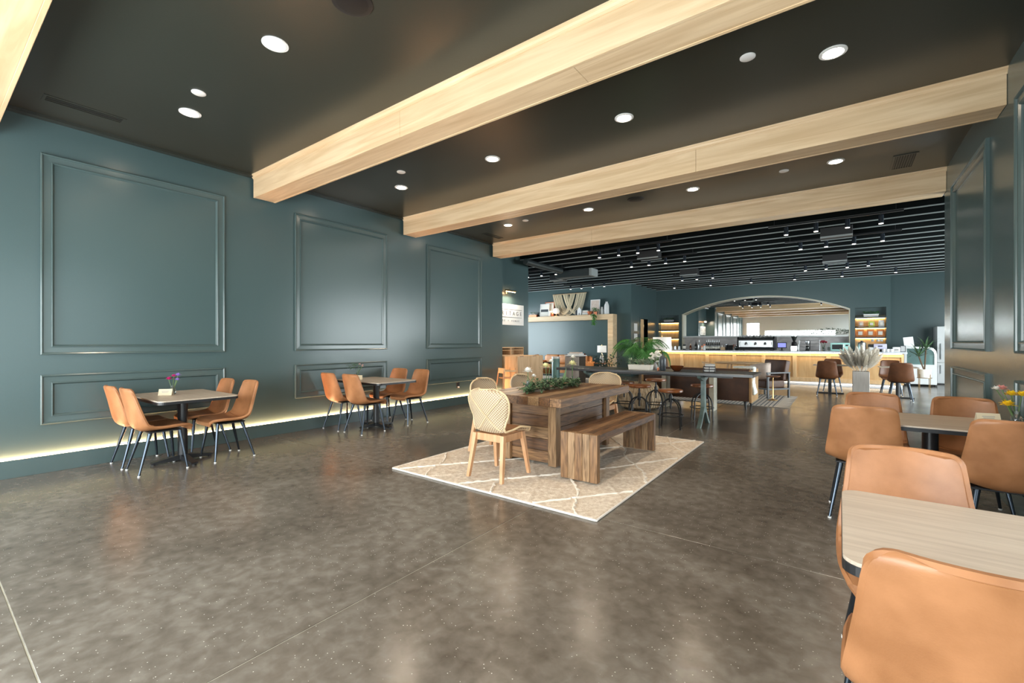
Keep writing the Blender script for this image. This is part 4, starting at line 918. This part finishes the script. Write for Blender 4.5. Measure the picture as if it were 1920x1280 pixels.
for k in range(15):
    i = k % 2; o = fr0[i] if not used[i] else share(fr0[i], 'frond', (0, 0, 0), pb); used[i] = 1
    o.location = (.02, 0, 1.0 + .02 * (k % 4)); o.rotation_euler = (0, -.25 + .32 * (k % 3), k * 2.4)
dk = thing('dark_plant', 'dark-leaved bush with pale specks in front of the palm', 'plant', (2.64, 8.70, 0))
B().lathe([(.11, 0), (.13, .02), (.16, .26), (.15, .28), (.05, .26)], n=20).obj('pot', 'black', dk, True)
def f():
    p = Vector((random.gauss(0, .17), random.gauss(0, .12), random.uniform(.30, 1.06))); return p, Vector((p.x + random.gauss(0, .3), p.y + random.gauss(0, .3), random.uniform(-.2, .6)))
foliage(480, .07, .035, f).obj('leaves', 'leaf_dark', dk); b = B()
for i in range(12): b.tube([(0, 0, .24), (random.gauss(0, .13), random.gauss(0, .1), random.uniform(.6, 1.0))], .005, 5)
b.obj('stems', 'twig', dk); b = B()
for i in range(40): b.ball((random.gauss(0, .16), random.gauss(0, .12), random.uniform(.40, 1.02)), .012, 1)
b.obj('pale_buds', 'petal_blush', dk)
wf = thing('white_flower_spray', 'spray of white blossoms between palm and slate vase', 'flowers', (3.94, 7.82, TT))
vase(B(), .04, .12).obj('vase', 'ceramic_grey', wf, True); b = B()
for i in range(14):
    a = i * 2.4; b.tube([(0, 0, .1), (.09 * math.cos(a), .09 * math.sin(a), .20 + .08 * random.random())], .004, 5)
b.obj('stems', 'stem', wf)
b = B(); bunch(b, (0, 0, .22), 70, .020, .12, (1, .8, .8)); b.obj('blossoms', 'petal_white', wf, True)
# pampas planter
pp = thing('pampas_planter', 'pale square planter bursting with feathery pampas grass before the bar', 'planter', (6.98, 14.0, 0))
B().box(-.165, .165, -.165, .165, 0, .62, .008, 1).obj('planter_box', 'planter_warm', pp)
B().box(-.145, .145, -.145, .145, .62, .625).obj('soil', 'twig', pp)
pl0 = None
def plume(L):
    b = B(); b.tube([(0, 0, 0), (0, 0, L * .35)], .005, 5); 
    for i in range(300):
        s = random.random(); z = L * (.25 + .75 * s); r = .075 * math.sin(PI * min(1, .12 + s * .86)) ** .8; a = random.random() * 2 * PI
        b.leaf((0, 0, z - .05), (math.cos(a) * r * 9, math.sin(a) * r * 9, 1.0), .13, .024, .05)
    return b
pls = [plume(.62).obj('plume', 'pampas', pp), plume(.50).obj('plume', 'pampas', pp)]; used = [0, 0]
for k in range(26):
    i = k % 2; o = pls[i] if not used[i] else share(pls[i], 'plume', (0, 0, 0), pp); used[i] = 1
    a = k * 2.4; r = .13 * math.sqrt(k / 26); o.location = (r * math.cos(a), r * math.sin(a), .61); tl = .06 + .60 * math.sqrt(k / 26)
    o.rotation_euler = (Vector((math.cos(a) * math.sin(tl), math.sin(a) * math.sin(tl), math.cos(tl)))).to_track_quat('Z', 'Y').to_euler()
# dracaena on stand
dr = thing('potted_dracaena', 'spiky dracaena in a white pot on a gold-legged stand', 'plant', (8.53, 17.45, 0))
B().lathe([(.10, .30), (.15, .32), (.155, .56), (.145, .56), (.13, .50), (.01, .50)], n=22).obj('pot', 'white', dr, True)
for k in range(4): a = PI / 4 + k * PI / 2; B().cyl((.16 * math.cos(a), .16 * math.sin(a), 0), (.16 * math.cos(a), .16 * math.sin(a), .42), .008, n=6).obj('stand_leg', 'brass', dr)
B().tube([(.16 * math.cos(2 * PI * i / 20), .16 * math.sin(2 * PI * i / 20), .31) for i in range(20)], .008, 6, True).obj('stand_ring', 'brass', dr)
for (x, z) in ((.03, 1.12), (-.12, .92)):
    B().tube([(0, 0, .5), (x, 0, z)], .018, 7).obj('cane', 'twig', dr)
    bl_ = None
    for k in range(22):
        a = k * 2.4; tl = .25 + 1.25 * (k / 22)
        if bl_ is None:
            b = B(); P = [(.0, .0), (.14, .0), (.30, -.03), (.44, -.12)]
            V = [[b.bm.verts.new((px, s * w, pz)) for s in (-1, 0, 1)] for (px, pz), w in zip(P, (.012, .022, .016, .002))]
            for q, r_ in zip(V, V[1:]):
                for j in range(2): b.bm.faces.new((q[j], q[j + 1], r_[j + 1], r_[j]))
            bl_ = b.obj('blade', 'leaf', dr); o = bl_
        else: o = share(bl_, 'blade', (0, 0, 0), dr)
        o.location = (x, 0, z + .02 * (1 - k / 22)); o.rotation_euler = (0, -(PI / 2 - tl), a)
# table centrepiece on the rustic table
def flower(par, name, p, m, R, stemh, npet=14, base=(0, 0)):
    t = B().tube([(base[0], base[1], 0), ((base[0] + p[0]) / 2, (base[1] + p[1]) / 2, stemh * .6), (p[0], p[1], stemh)], .004, 5).obj('stem', 'stem', par)
    b = B()
    for i in range(npet):
        a = i * 2.4; tl = .3 + 1.2 * (i / npet); d = (math.cos(a) * math.sin(tl), math.sin(a) * math.sin(tl), math.cos(tl)); b.leaf((p[0], p[1], stemh), d, R, R * .75, .15)
    b.ball((p[0], p[1], stemh + R * .2), R * .28, 1); b.obj('bloom', m, t)
TTZ = RZ + TZ + .002
ga = thing('table_garland', 'green leafy garland lying along the rustic dining table', 'garland', (3.78, 4.62, TTZ))
def f():
    y = random.uniform(-.62, .62); k = 1 - (abs(y) / .66) ** 3; p = Vector((random.gauss(0, .07) * k + .04 * math.sin(y * 6), y, .012 + random.random() * .10 * k)); return p, Vector((random.gauss(0, 1), random.gauss(0, 1), random.uniform(-.05, .8)))
foliage(620, .075, .036, f).obj('leaves', 'leaf', ga); B().tube([(.02, -.62, .012), (-.03, -.3, .02), (.03, 0, .02), (-.02, .3, .02), (.02, .62, .012)], .006, 5).obj('vine', 'twig', ga)
def budvase(lab, loc, fl, h=.12):
    t = thing('bud_vase', lab, 'flower vase', loc, 0, 'glass bud vases'); vase(B(), .032, h).obj('vase', 'glass', t, True); B().lathe([(.022, .006), (.026, .012), (.026, h * .45)], n=12).obj('water', 'glass', t, True)
    for (x, y, z, m, R) in fl: flower(t, 'flower', (x, y), m, R, z)
    return t
budvase('glass vase of a white bloom at the near end of the garland', (3.70, 4.20, TTZ), [(.0, .0, .22, 'petal_white', .075), (.06, .03, .17, 'petal_white', .04)])
budvase('glass vase of white and cream blooms in the middle of the garland', (3.72, 4.58, TTZ), [(-.02, 0, .26, 'petal_cream', .07), (.02, .06, .32, 'petal_white', .045)])
budvase('glass vase of a pale yellow bloom at the far end of the garland', (3.79, 5.08, TTZ), [(.0, .0, .27, 'petal_cream', .075), (.0, .02, .36, 'petal_white', .05)])
lb = thing('leaf_spray', 'two upright pale green blades standing in the garland', 'leaves', (3.80, 4.72, TTZ))
for dx, a in ((-.06, -.3), (.03, .1)): B().prism([(dx - .008, 0), (dx + .008, 0), (dx + a * .5 + .018, .14), (dx + a * .75, .25), (dx + a * .4 - .012, .14)], 'y', -.002, .002).obj('blade', 'stem', lb)
# tent cards and flowers of the small tables
def tent(lab, x, y, z, rz):
    t = thing('tent_card', lab, 'card', (x, y, z), rz, 'table tent cards')
    M1 = Matrix.Translation((0, -.028, 0)) @ Matrix.Rotation(-.36, 4, 'X'); M2 = Matrix.Translation((0, .028, 0)) @ Matrix.Rotation(.36, 4, 'X')
    B().box(-.065, .065, -.001, .001, .001, .075, 0, 1, M1).obj('front_leaf', 'card', t); B().box(-.065, .065, -.001, .001, .001, .075, 0, 1, M2).obj('back_leaf', 'card', t)
    for zz, w_ in ((.048, .035), (.036, .03)): B().box(-w_, w_, -.0018, -.0012, zz, zz + .005, 0, 1, M1).obj('print_line', 'grey_ink', t)
tent('cream tent card on the purple-flower wall table', .50, 1.72, .747, .9)
budvase('small vase of magenta and violet flowers on the nearest wall table', (.44, 1.80, .747), [(-.02, -.03, .17, 'petal_magenta', .04), (-.03, .02, .20, 'petal_magenta', .035), (.0, .05, .21, 'petal_violet', .04), (.02, .04, .16, 'petal_violet', .035)], .10)
tent('cream tent card on the blossom-vase wall table', .42, 4.24, .747, .9)
t = budvase('small vase with green leaves and pale pink sprigs on the second wall table', (.30, 4.28, .747), [(.03, .10, .20, 'petal_blush', .03), (.02, .06, .23, 'petal_blush', .03), (.0, .13, .22, 'petal_blush', .025)], .10)
def f(): return Vector((random.gauss(0, .03), -.05 + random.gauss(0, .04), .15 + random.random() * .09)), Vector((random.gauss(0, 1), -.4 + random.gauss(0, 1), .6))
foliage(70, .05, .014, f).obj('leaves', 'leaf', t)
tent('cream tent card on the yellow-flower table', 7.44, 4.72, .747, .2)
t = budvase('glass jar of yellow and pink flowers at the right frame edge', (7.58, 4.70, .747), [(-.05, -.03, .14, 'petal_yellow', .055), (-.02, .03, .21, 'petal_yellow', .05), (.03, .02, .21, 'petal_yellow', .05), (-.07, .02, .25, 'petal_pink', .045), (-.10, .0, .25, 'petal_white', .035)], .10)
b = B(); [b.ball((.05 * math.cos(k), .05 * math.sin(k), .016), .012, 1) for k in [i * .7 for i in range(9)]]; b.obj('bead_ring', 'glass', t, True)

# ================================================================== LOUNGE AND LEFT BACK
fr_ = thing('shelf_surround', 'pale wood portal with a high shelf along the lounge wall', 'shelf', (0, 16.36, 0))
B().box(-5.6, -.58, 0, .395, 2.24, 2.45, .005, 1).obj('top_shelf', 'beam_wood', fr_); B().box(-.80, -.58, 0, .395, 0, 2.24, .005, 1).obj('side_panel', 'beam_wood', fr_); B().box(-5.6, -5.38, 0, .395, 0, 2.24, .005, 1).obj('side_panel', 'beam_wood', fr_)
SZ, SY = 2.45, 16.55
def sx(px): return onY(px, 590, SY).x
def picture(lab, px, w, h, fm, inner, tilt=-.1, dy=0., mark=None):
    t = thing('framed_picture', lab, 'frame', (sx(px), SY + dy, SZ), 0, 'frames on the lounge shelf'); M = Matrix.Rotation(tilt, 4, 'X'); e = .03
    B().box(-w / 2, w / 2, -.012, .012, 0, e, 0, 1, M).box(-w / 2, w / 2, -.012, .012, h - e, h, 0, 1, M).box(-w / 2, -w / 2 + e, -.012, .012, e, h - e, 0, 1, M).box(w / 2 - e, w / 2, -.012, .012, e, h - e, 0, 1, M).obj('frame', fm, t)
    s = B().box(-w / 2 + e, w / 2 - e, -.002, .002, e, h - e, 0, 1, M).obj('print', inner, t)
    if mark: B().box(-w / 2 + e + .01, w / 2 - e - .01, -.0045, -.0022, h * .38, h * .58, 0, 1, M).obj('print_band', 'ceramic', s)
picture('white poster with a dark band on the lounge shelf', 1020.5, .46, .56, 'white', 'paper', mark=True); picture('copper-framed picture behind the banded poster on the lounge shelf', 1028, .46, .64, 'copper', 'paper', -.05, .10)
picture('white-framed print on the right of the lounge shelf', 1115.5, .42, .62, 'white', 'linen', -.08)
picture('tiny white card frame beside the banded poster', 1033.5, .14, .24, 'white', 'label', -.1, -.08)
def shelfjar(lab, px, prof, m, name='ceramic_jar', cat='jar', dy=0):
    t = thing(name, lab, cat, (sx(px), SY + dy, SZ)); B().lathe(prof, n=18).obj('body', m, t, True); r = prof[-1]; B().lathe([(r[0] * 1.1, r[1]), (r[0] * 1.1, r[1] + .012), (.004, r[1] + .014)], n=14).obj('rim', m, t, True); return t
shelfjar('tall white bottle-shaped jar at the right end of the lounge shelf', 1137.5, [(.09, 0), (.10, .02), (.095, .34), (.07, .42), (.045, .46), (.045, .49)], 'white'); shelfjar('short white jar beside the tall one on the lounge shelf', 1128.8, [(.06, 0), (.065, .02), (.06, .20), (.04, .25), (.04, .29)], 'white')
t = thing('glowing_lamp', 'small glowing globe lamp on the lounge shelf', 'lamp', (sx(1043), SY, SZ)); B().lathe([(.07, 0), (.07, .02), (.02, .04), (.02, .10)], n=16).obj('base', 'brass', t, True); B().lathe([(.03, .10), (.13, .13), (.15, .22), (.10, .33), (.03, .36)], n=20).obj('shade', 'shade', t, True)
l = bpy.data.lights.new('bulb', 'POINT'); l.energy = 5; l.color = (1, .75, .5); l.shadow_soft_size = .05; o = bpy.data.objects.new('bulb', l); COL.objects.link(o); o.parent = t; o.location = (0, -.2, .22)
t = thing('wood_planter', 'reddish wooden box of white flowers at the left of the lounge shelf', 'planter', (sx(1000.5), SY, SZ)); B().box(-.20, .20, -.08, .08, 0, .10, .005, 1).obj('box', 'copper', t); b = B(); bunch(b, (0, 0, .13), 30, .03, .14, (1.2, .5, .4)); b.obj('blooms', 'petal_white', t, True)
def f(): return Vector((random.uniform(-.18, .18), random.gauss(0, .05), .12 + random.random() * .1)), Vector((random.gauss(0, 1), random.gauss(0, 1), .6))
foliage(60, .07, .03, f).obj('leaves', 'leaf', t)
shelfjar('small copper flower pot near the glowing lamp', 1036.6, [(.05, 0), (.07, .02), (.06, .12), (.05, .15)], 'copper', 'copper_pot', 'pot', -.06)
t = thing('house_ornament', 'white house-shaped ornament under the macrame on the lounge shelf', 'ornament', (sx(1087), SY, SZ)); B().prism([(-.09, 0), (.09, 0), (.09, .22), (0, .34), (-.09, .22)], 'y', -.05, .05).obj('house', 'white', t); B().box(-.025, .025, -.053, -.05, .01, .10).obj('doorway', 'grey_ink', t)
t = thing('book_stack', 'stack of pale books on the lounge shelf', 'books', (sx(1098.5), SY, SZ))
for i in range(4): B().box(-.13 + .01 * i, .13, -.09, .09, i * .048, i * .048 + .045, .004, 1).obj('book', ('label', 'white', 'linen', 'paper')[i], t)
t = thing('rust_bowl', 'rust-coloured wooden bowl left of the trailing plant', 'bowl', (sx(1109), SY - .13, SZ)); B().lathe([(.05, 0), (.06, .01), (.11, .09), (.12, .13), (.11, .125), (.05, .03)], n=20).obj('bowl', 'copper', t, True); B().ball((0, 0, .11), .05, 2).obj('ball', 'leather_orange', t, True)
shelfjar('small dark vase under the macrame on the lounge shelf', 1081, [(.05, 0), (.06, .02), (.055, .16), (.03, .21)], 'ceramic', 'dark_vase', 'vase')
t = thing('trailing_plant', 'bright green plant trailing over the edge of the lounge shelf', 'plant', (sx(1119), 16.42, SZ)); B().lathe([(.05, 0), (.07, .01), (.075, .11), (.06, .12)], n=16).obj('pot', 'copper', t, True)
def f():
    s = random.random()
    if s < .5: return Vector((random.gauss(0, .06), random.gauss(0, .03), .10 + random.random() * .16)), Vector((random.gauss(0, 1), -.4, .5))
    return Vector((random.gauss(0, .05), -.13 + random.gauss(0, .02), .05 - random.random() * .42)), Vector((random.gauss(0, .6), -.5, -1))
foliage(190, .085, .038, f).obj('leaves', 'palm', t); B().tube([(0, -.04, .10), (0, -.12, .10), (.01, -.135, -.1), (-.02, -.135, -.36)], .005, 5).obj('vine', 'stem', t)
# macrame
mc = thing('macrame_hanging', 'cream macrame of draped cords hanging from a wooden rod', 'wall hanging', (0, 16.70, 0)); a0, a1 = onY(1038.5, 553, 16.7), onY(1098, 548.5, 16.7); zt = (a0.z + a1.z) / 2 ; xm = (a0.x + a1.x) / 2; hwm = (a1.x - a0.x) / 2
B().cyl((a0.x - .04, 0, zt), (a1.x + .04, 0, zt), .022, n=10).obj('rod', 'oak', mc, True)
ci = 0
for ua, ub, dep in ((-.96, .16, .98), (-.58, .58, .96), (-.16, .96, .94), (-.80, .30, .90), (-.30, .80, .86)):
    for k in range(6):
        da = (k - 2.5) * .034; xa, xb = ua + da, ub + da; dd = dep - abs(k - 2.5) * .02 - (k * .03 if ua < -.5 else (5 - k) * .03)
        pts = [(xm + hwm * (xa + (xb - xa) * i / 18), -.02 - .006 * (ci % 4), zt - dd * (1 - abs(2 * i / 18 - 1) ** 2.4)) for i in range(19)]
        B().tube(pts, .0095, 5).obj('cord', 'macrame', mc, True); ci += 1
# lounge sofa
ls = thing('lounge_sofa', 'orange leather sofa under the wooden portal in the lounge', 'sofa', (-2.3, 15.55, 0))
B().box(-1.05, 1.05, .22, .42, .16, .80, .06, 3).obj('backrest', 'leather_orange', ls, True); B().box(-1.05, 1.05, -.42, .22, .14, .34, .03, 2).obj('seat_base', 'leather_orange', ls, True)
for x in (-.62, 0, .62): B().box(x - .30, x + .30, -.42, .20, .342, .48, .04, 3).obj('seat_cushion', 'leather_orange', ls, True); B().box(x - .30, x + .30, .10, .26, .482, .84, .06, 3).obj('back_cushion', 'leather_orange', ls, True)
for s in (-1, 1): B().box(s * 1.05 - .09, s * 1.05 + .09, -.42, .42, .14, .60, .05, 3).obj('arm', 'leather_orange', ls, True)
for sx_ in (-1, 1):
    for sy in (-1, 1): B().cyl((sx_ * .98, sy * .34, 0), (sx_ * .98, sy * .34, .14), .014, n=8).obj('leg', 'black_metal', ls)
th = thing('dark_fur_throw', 'dark brown fur throw over the orange lounge sofa', 'throw', (-1.62, 15.5, .50)); b = B(); b.grid(lambda u, v: Vector(((v - .5) * .55 + random.uniform(-.02, .02), -.45 + u * .5, .03 + random.uniform(0, .03) + (0 if u < .75 else (u - .75) * 1.4) - (0 if u > .15 else (.15 - u) * 2))), 20, 14); b.obj('fur', 'fur_dark', th, True, solid=.03)
# lounge lamp on a side table
LX, LY = onY(1128.5, 660, 15.75).x, 15.75
et = thing('end_table', 'small dark end table under the lounge lamp', 'table', (LX, LY, 0)); B().box(-.24, .24, -.22, .22, .52, .55, .004, 1).obj('table_top', 'stool_wood', et)
for a in (-1, 1):
    for c in (-1, 1): B().box(a * .22 - .012, a * .22 + .012, c * .20 - .012, c * .20 + .012, 0, .52).obj('leg', 'black_metal', et)
def lamp(name, lab, loc, prof, r0, r1, z0, z1, bm_, w):
    t = thing(name, lab, 'lamp', loc); B().lathe(prof, n=22).obj('base', bm_, t, True)
    b = B(); n = 30; A = [(r0 * math.cos(2 * PI * i / n), r0 * math.sin(2 * PI * i / n)) for i in range(n)]
    lo = [b.bm.verts.new((x, y, z0)) for x, y in A]; hi = [b.bm.verts.new((x * r1 / r0, y * r1 / r0, z1)) for x, y in A]
    for i in range(n): b.bm.faces.new((lo[i], lo[(i + 1) % n], hi[(i + 1) % n], hi[i]))
    b.obj('lamp_shade', 'shade', t, True, solid=.006); B().cyl((0, 0, prof[-1][1]), (0, 0, z1 + .02), .006, n=8).obj('rod', 'brass', t); B().ball((0, 0, z1 + .03), .014, 1).obj('finial', 'brass', t)
    l = bpy.data.lights.new('bulb', 'POINT'); l.energy = w; l.color = (1, .78, .52); l.shadow_soft_size = .05; o = bpy.data.objects.new('bulb', l); COL.objects.link(o); o.parent = t; o.location = (0, 0, (z0 + z1) / 2)
lamp('table_lamp', 'lit table lamp with white drum shade and grey bottle base in the lounge', (LX, LY, .55), [(.07, 0), (.08, .02), (.075, .22), (.03, .32), (.015, .36)], .17, .165, .40, .66, 'ceramic_grey', 12)
e2 = thing('lamp_stand', 'small dark stand under the big white lampshade', 'table', (2.98, 11.2, .0148)); B().box(-.2, .2, -.2, .2, .52, .56, .004, 1).obj('table_top', 'stool_wood', e2)
for a in (-1, 1):
    for c in (-1, 1): B().box(a * .18 - .012, a * .18 + .012, c * .18 - .012, c * .18 + .012, 0, .52).obj('leg', 'black_metal', e2)
lamp('drum_lamp', 'lamp with big pale drum shade behind the palm', (2.98, 11.2, .5750), [(.09, 0), (.10, .02), (.08, .30), (.03, .42), (.015, .46)], .225, .215, .55, .89, 'ceramic', 3)
# pedestal display left
dp = thing('display_pedestal', 'grey weathered-wood pedestal with dark side beside the leather armchair', 'pedestal', (.10, 12.05, 0)); B().box(-.22, .22, -.22, .22, 0, .92, .004, 1).obj('core', 'black', dp)
for i in range(4): B().box(-.235 + i * .118, -.235 + i * .118 + .115, -.245, -.221, .25, .90, .003, 1).obj('cladding_board', 'grey_wood', dp)
B().box(-.25, .25, -.25, .25, .92, .95, .004, 1).obj('cap', 'white', dp)
t = thing('teal_column_vase', 'tall teal cylinder vase left of the grey pedestal', 'vase', (-.42, 11.75, 0)); B().lathe([(.11, 0), (.12, .02), (.12, .86), (.11, .88), (.10, .86), (.10, .3)], n=22).obj('body', 'teal_vase', t, True); B().lathe([(.122, .84), (.124, .90), (.118, .90)], n=22).obj('rim', 'white', t, True)
t = thing('paper_bags', 'white folded linens on top of the grey pedestal', 'linens', (.10, 12.05, .95)); B().box(-.2, .2, -.16, .16, 0, .05, .015, 2).obj('fold', 'white', t, True); B().box(-.15, .18, -.14, .12, .05, .09, .015, 2).obj('top_fold', 'linen', t, True)
ct = thing('coffee_table', 'low pale round coffee table in the lounge', 'table', (-.7, 14.3, .0125)); B().lathe([(.02, .36), (.52, .36), (.54, .38), (.53, .40), (.02, .40)], n=30).obj('table_top', 'slab_pale', ct, True)
for k in range(3): a = 2 * PI * k / 3; B().cyl((.42 * math.cos(a), .42 * math.sin(a), 0), (.32 * math.cos(a), .32 * math.sin(a), .36), .016, n=8).obj('leg', 'black_metal', ct)
tag(B().box(-3.6, .6, 12.9, 15.0, .001, .012, .003, 1).obj('lounge_rug', 'rug_stripe'), 'plain cream rug in front of the orange lounge sofa', 'rug')
# service cabinet with hutch
sc_ = thing('service_cabinet', 'light wood waste cabinet with two tall doors at the end of the left wall', 'cabinet', (-.60, 8.70, 0)); D = .90
B().box(0, D, 0, 1.16, .06, 1.0, .003, 1).obj('carcass', 'oak', sc_); B().box(.03, D - .04, .02, 1.14, 0, .06).obj('plinth', 'black', sc_)
for k in range(2):
    d_ = B().box(D, D + .022, .01 + k * .573, .005 + (k + 1) * .573, .07, .995, .003, 1).obj('door', 'oak', sc_); B().box(D + .018, D + .024, .10 + k * .573, .26 + k * .573, .985, .995, 0).obj('finger_pull', 'joist', d_)
B().box(0, .30, 0, 1.16, 1.0, 1.02).box(0, .30, 0, 1.16, 1.19, 1.21).box(0, .02, 0, 1.16, 1.02, 1.19).box(0, .30, 0, .02, 1.02, 1.19).box(0, .30, .57, .60, 1.02, 1.19).box(0, .30, 1.14, 1.16, 1.02, 1.19).obj('hutch', 'oak', sc_)
B().box(.02, .28, .02, .57, 1.13, 1.142).box(.02, .28, .60, 1.14, 1.13, 1.142).obj('hutch_shelf', 'rim', sc_)
hc = thing('high_chair', 'wooden child high chair half hidden by the end of the left wall', 'chair', (.30, 8.32, 0), -.5)
for sx_ in (-1, 1):
    for sy in (-1, 1): B().cyl((sx_ * .22, sy * .22, 0), (sx_ * .15, sy * .14, .74), .014, n=8).obj('leg', 'chair_wood', hc, True)
B().box(-.15, .15, -.14, .14, .50, .52, .004, 1).obj('seat', 'chair_wood', hc); B().box(-.17, .17, -.155, -.13, .62, .74, .004, 1).obj('back_rail', 'rim', hc)
for s in (-1, 1): B().box(s * .16 - .012, s * .16 + .012, -.14, .16, .66, .69, .003, 1).obj('arm_rail', 'rim', hc)
# sign with picture light
sg = thing('wall_sign', 'white sign with dark spaced lettering under a brass picture light', 'sign', (-.60, 9.53, 2.08), PI / 2)
y1 = onX(982, 590, -.57).y; 
SW = (y1 - 9.53); B().box(-SW, SW, -.03, 0, -.28, .28, .003, 1).obj('board', 'white', sg)
def text(st, size, z, par, m='ink', wide=1.0):
    for k, chx in enumerate(st):
        if chx == ' ': continue
        c = bpy.data.curves.new('txt', 'FONT'); c.body = chx; c.size = size; c.align_x = 'CENTER'; c.align_y = 'CENTER'; c.extrude = .0015
        tmp = bpy.data.objects.new('txt', c); COL.objects.link(tmp); bpy.context.view_layer.update()
        me = bpy.data.meshes.new_from_object(tmp.evaluated_get(bpy.context.evaluated_depsgraph_get())); bpy.data.objects.remove(tmp)
        o = bpy.data.objects.new('letter', me); COL.objects.link(o); me.materials.clear(); me.materials.append(MT[m]); o.parent = par; o.location = (-wide / 2 + wide * k / (len(st) - 1), -.032, z); o.rotation_euler = (PI / 2, 0, 0)
text('HERITAGE', .150, .03, sg, wide=1.148); text('HOUSE + VENUE', .072, -.165, sg, wide=.96)
for z in (.135, -.07): B().box(-SW * .86, SW * .86, -.032, -.030, z - .005, z + .005).obj('rule_line', 'ink', sg)
pl_ = thing('picture_light', 'brass picture light glowing above the white wall sign', 'wall lamp', (-.60, 9.45, 2.66), PI / 2)
B().cyl((0, -.01, -.03), (0, -.01, .03), .03, n=12).obj('wall_plate', 'brass', pl_); B().tube([(0, -.01, .02), (0, -.10, .08), (0, -.17, .04)], .008, 6).obj('arm', 'brass', pl_, True); B().cyl((-.22, -.17, .03), (.22, -.17, .03), .022, n=12).obj('shade', 'brass', pl_, True)
B().box(-.20, .20, -.18, -.16, .004, .010).obj('tube', 'led', pl_)
l = bpy.data.lights.new('bulb', 'AREA'); l.shape = 'RECTANGLE'; l.size = .4; l.size_y = .03; l.energy = 26; l.color = (1, .86, .66); o = bpy.data.objects.new('bulb', l); COL.objects.link(o); o.parent = pl_; o.location = (0, -.16, 0); o.rotation_euler = (-.5, 0, 0)
# notices on the partition
for i, (pya, pyb, lab) in enumerate(((606, 620.5, 'upper'), (625, 636, 'middle'), (640.5, 650, 'lower'))):
    a, c = onX(1189, pya, .005), onX(1195, pyb, .005); tag(B().box(.001, .007, a.y, c.y, c.z, a.z).obj('wall_notice', 'paper'), 'white notice on the teal partition beside the door, %s one' % lab, 'notice', 'notices on the partition')
# ---- far right: display case, fridge, menu sheet
dc = thing('display_case', 'white curved-glass pastry display case right of the bar', 'display case', (8.52, 18.25, 0))
B().box(-.36, .38, 0, .9, .06, .62, .006, 1).obj('cabinet', 'white_gloss', dc)
def curve(s): return [(-.36, .62), (.38, .62), (.38, .98), (.36, 1.08), (.30, 1.16), (.20, 1.20), (-.36, 1.20)] if s == 0 else [(-.30, .66), (.32, .66), (.32, .97), (.30, 1.05), (.25, 1.11), (.17, 1.145), (-.30, 1.145)]
O, I = curve(0), curve(1)
for y0 in (0, .86):
    b = B()
    for i in range(7): b.prism([O[i], O[(i + 1) % 7], I[(i + 1) % 7], I[i]], 'y', y0, y0 + .04)
    b.obj('end_frame', 'white_gloss', dc); B().prism(I, 'y', y0 + .015, y0 + .025).obj('side_glass', 'case_glass', dc)
b = B(); [b.prism([O[i], O[i + 1], (O[i + 1][0] - .012, O[i + 1][1] - .012), (O[i][0] - .012, O[i][1] - .012)], 'y', .04, .86) for i in range(2, 5)]; b.obj('curved_glass', 'case_glass', dc)
B().box(-.36, .2, .04, .86, 1.17, 1.20).obj('lid', 'white_gloss', dc)
for z in (.80, .97): B().box(-.29, .28, .05, .85, z, z + .01).obj('shelf', 'glass', dc)
for x in (-.32, .34):
    for y in (.05, .85): B().cyl((x, y, 0), (x, y, .06), .025, n=10).obj('caster', 'black', dc)
t = thing('menu_sheet', 'tilted pale sheet standing on the display case behind the dracaena', 'notice', (onY(1705, 655, 18.5).x, 18.5, 1.2), .1); B().box(-.12, .12, -.006, .006, 0, .30, .003, 1, Matrix.Rotation(-.12, 4, 'Y')).obj('sheet', 'white', t); B().box(-.1, .1, -.05, .05, 0, .008).obj('foot', 'white', t)
fg = thing('refrigerator', 'tall white refrigerator at the far right behind the wall end', 'refrigerator', (9.42, 19.72, 0)); B().box(-.38, .38, -.34, .36, .03, 1.84, .012, 2).obj('body', 'white_gloss', fg, True)
B().box(-.38, .38, -.40, -.345, .70, 1.83, .012, 2).obj('upper_door', 'white_gloss', fg, True); B().box(-.38, .38, -.40, -.345, .05, .685, .012, 2).obj('lower_door', 'white_gloss', fg, True)
for z0, z1 in ((.80, 1.3), (.35, .62)): B().cyl((-.30, -.43, z0), (-.30, -.43, z1), .014, n=8).obj('handle', 'steel', fg)
B().box(-.36, .36, -.33, .34, 0, .03).obj('foot_plinth', 'black', fg)
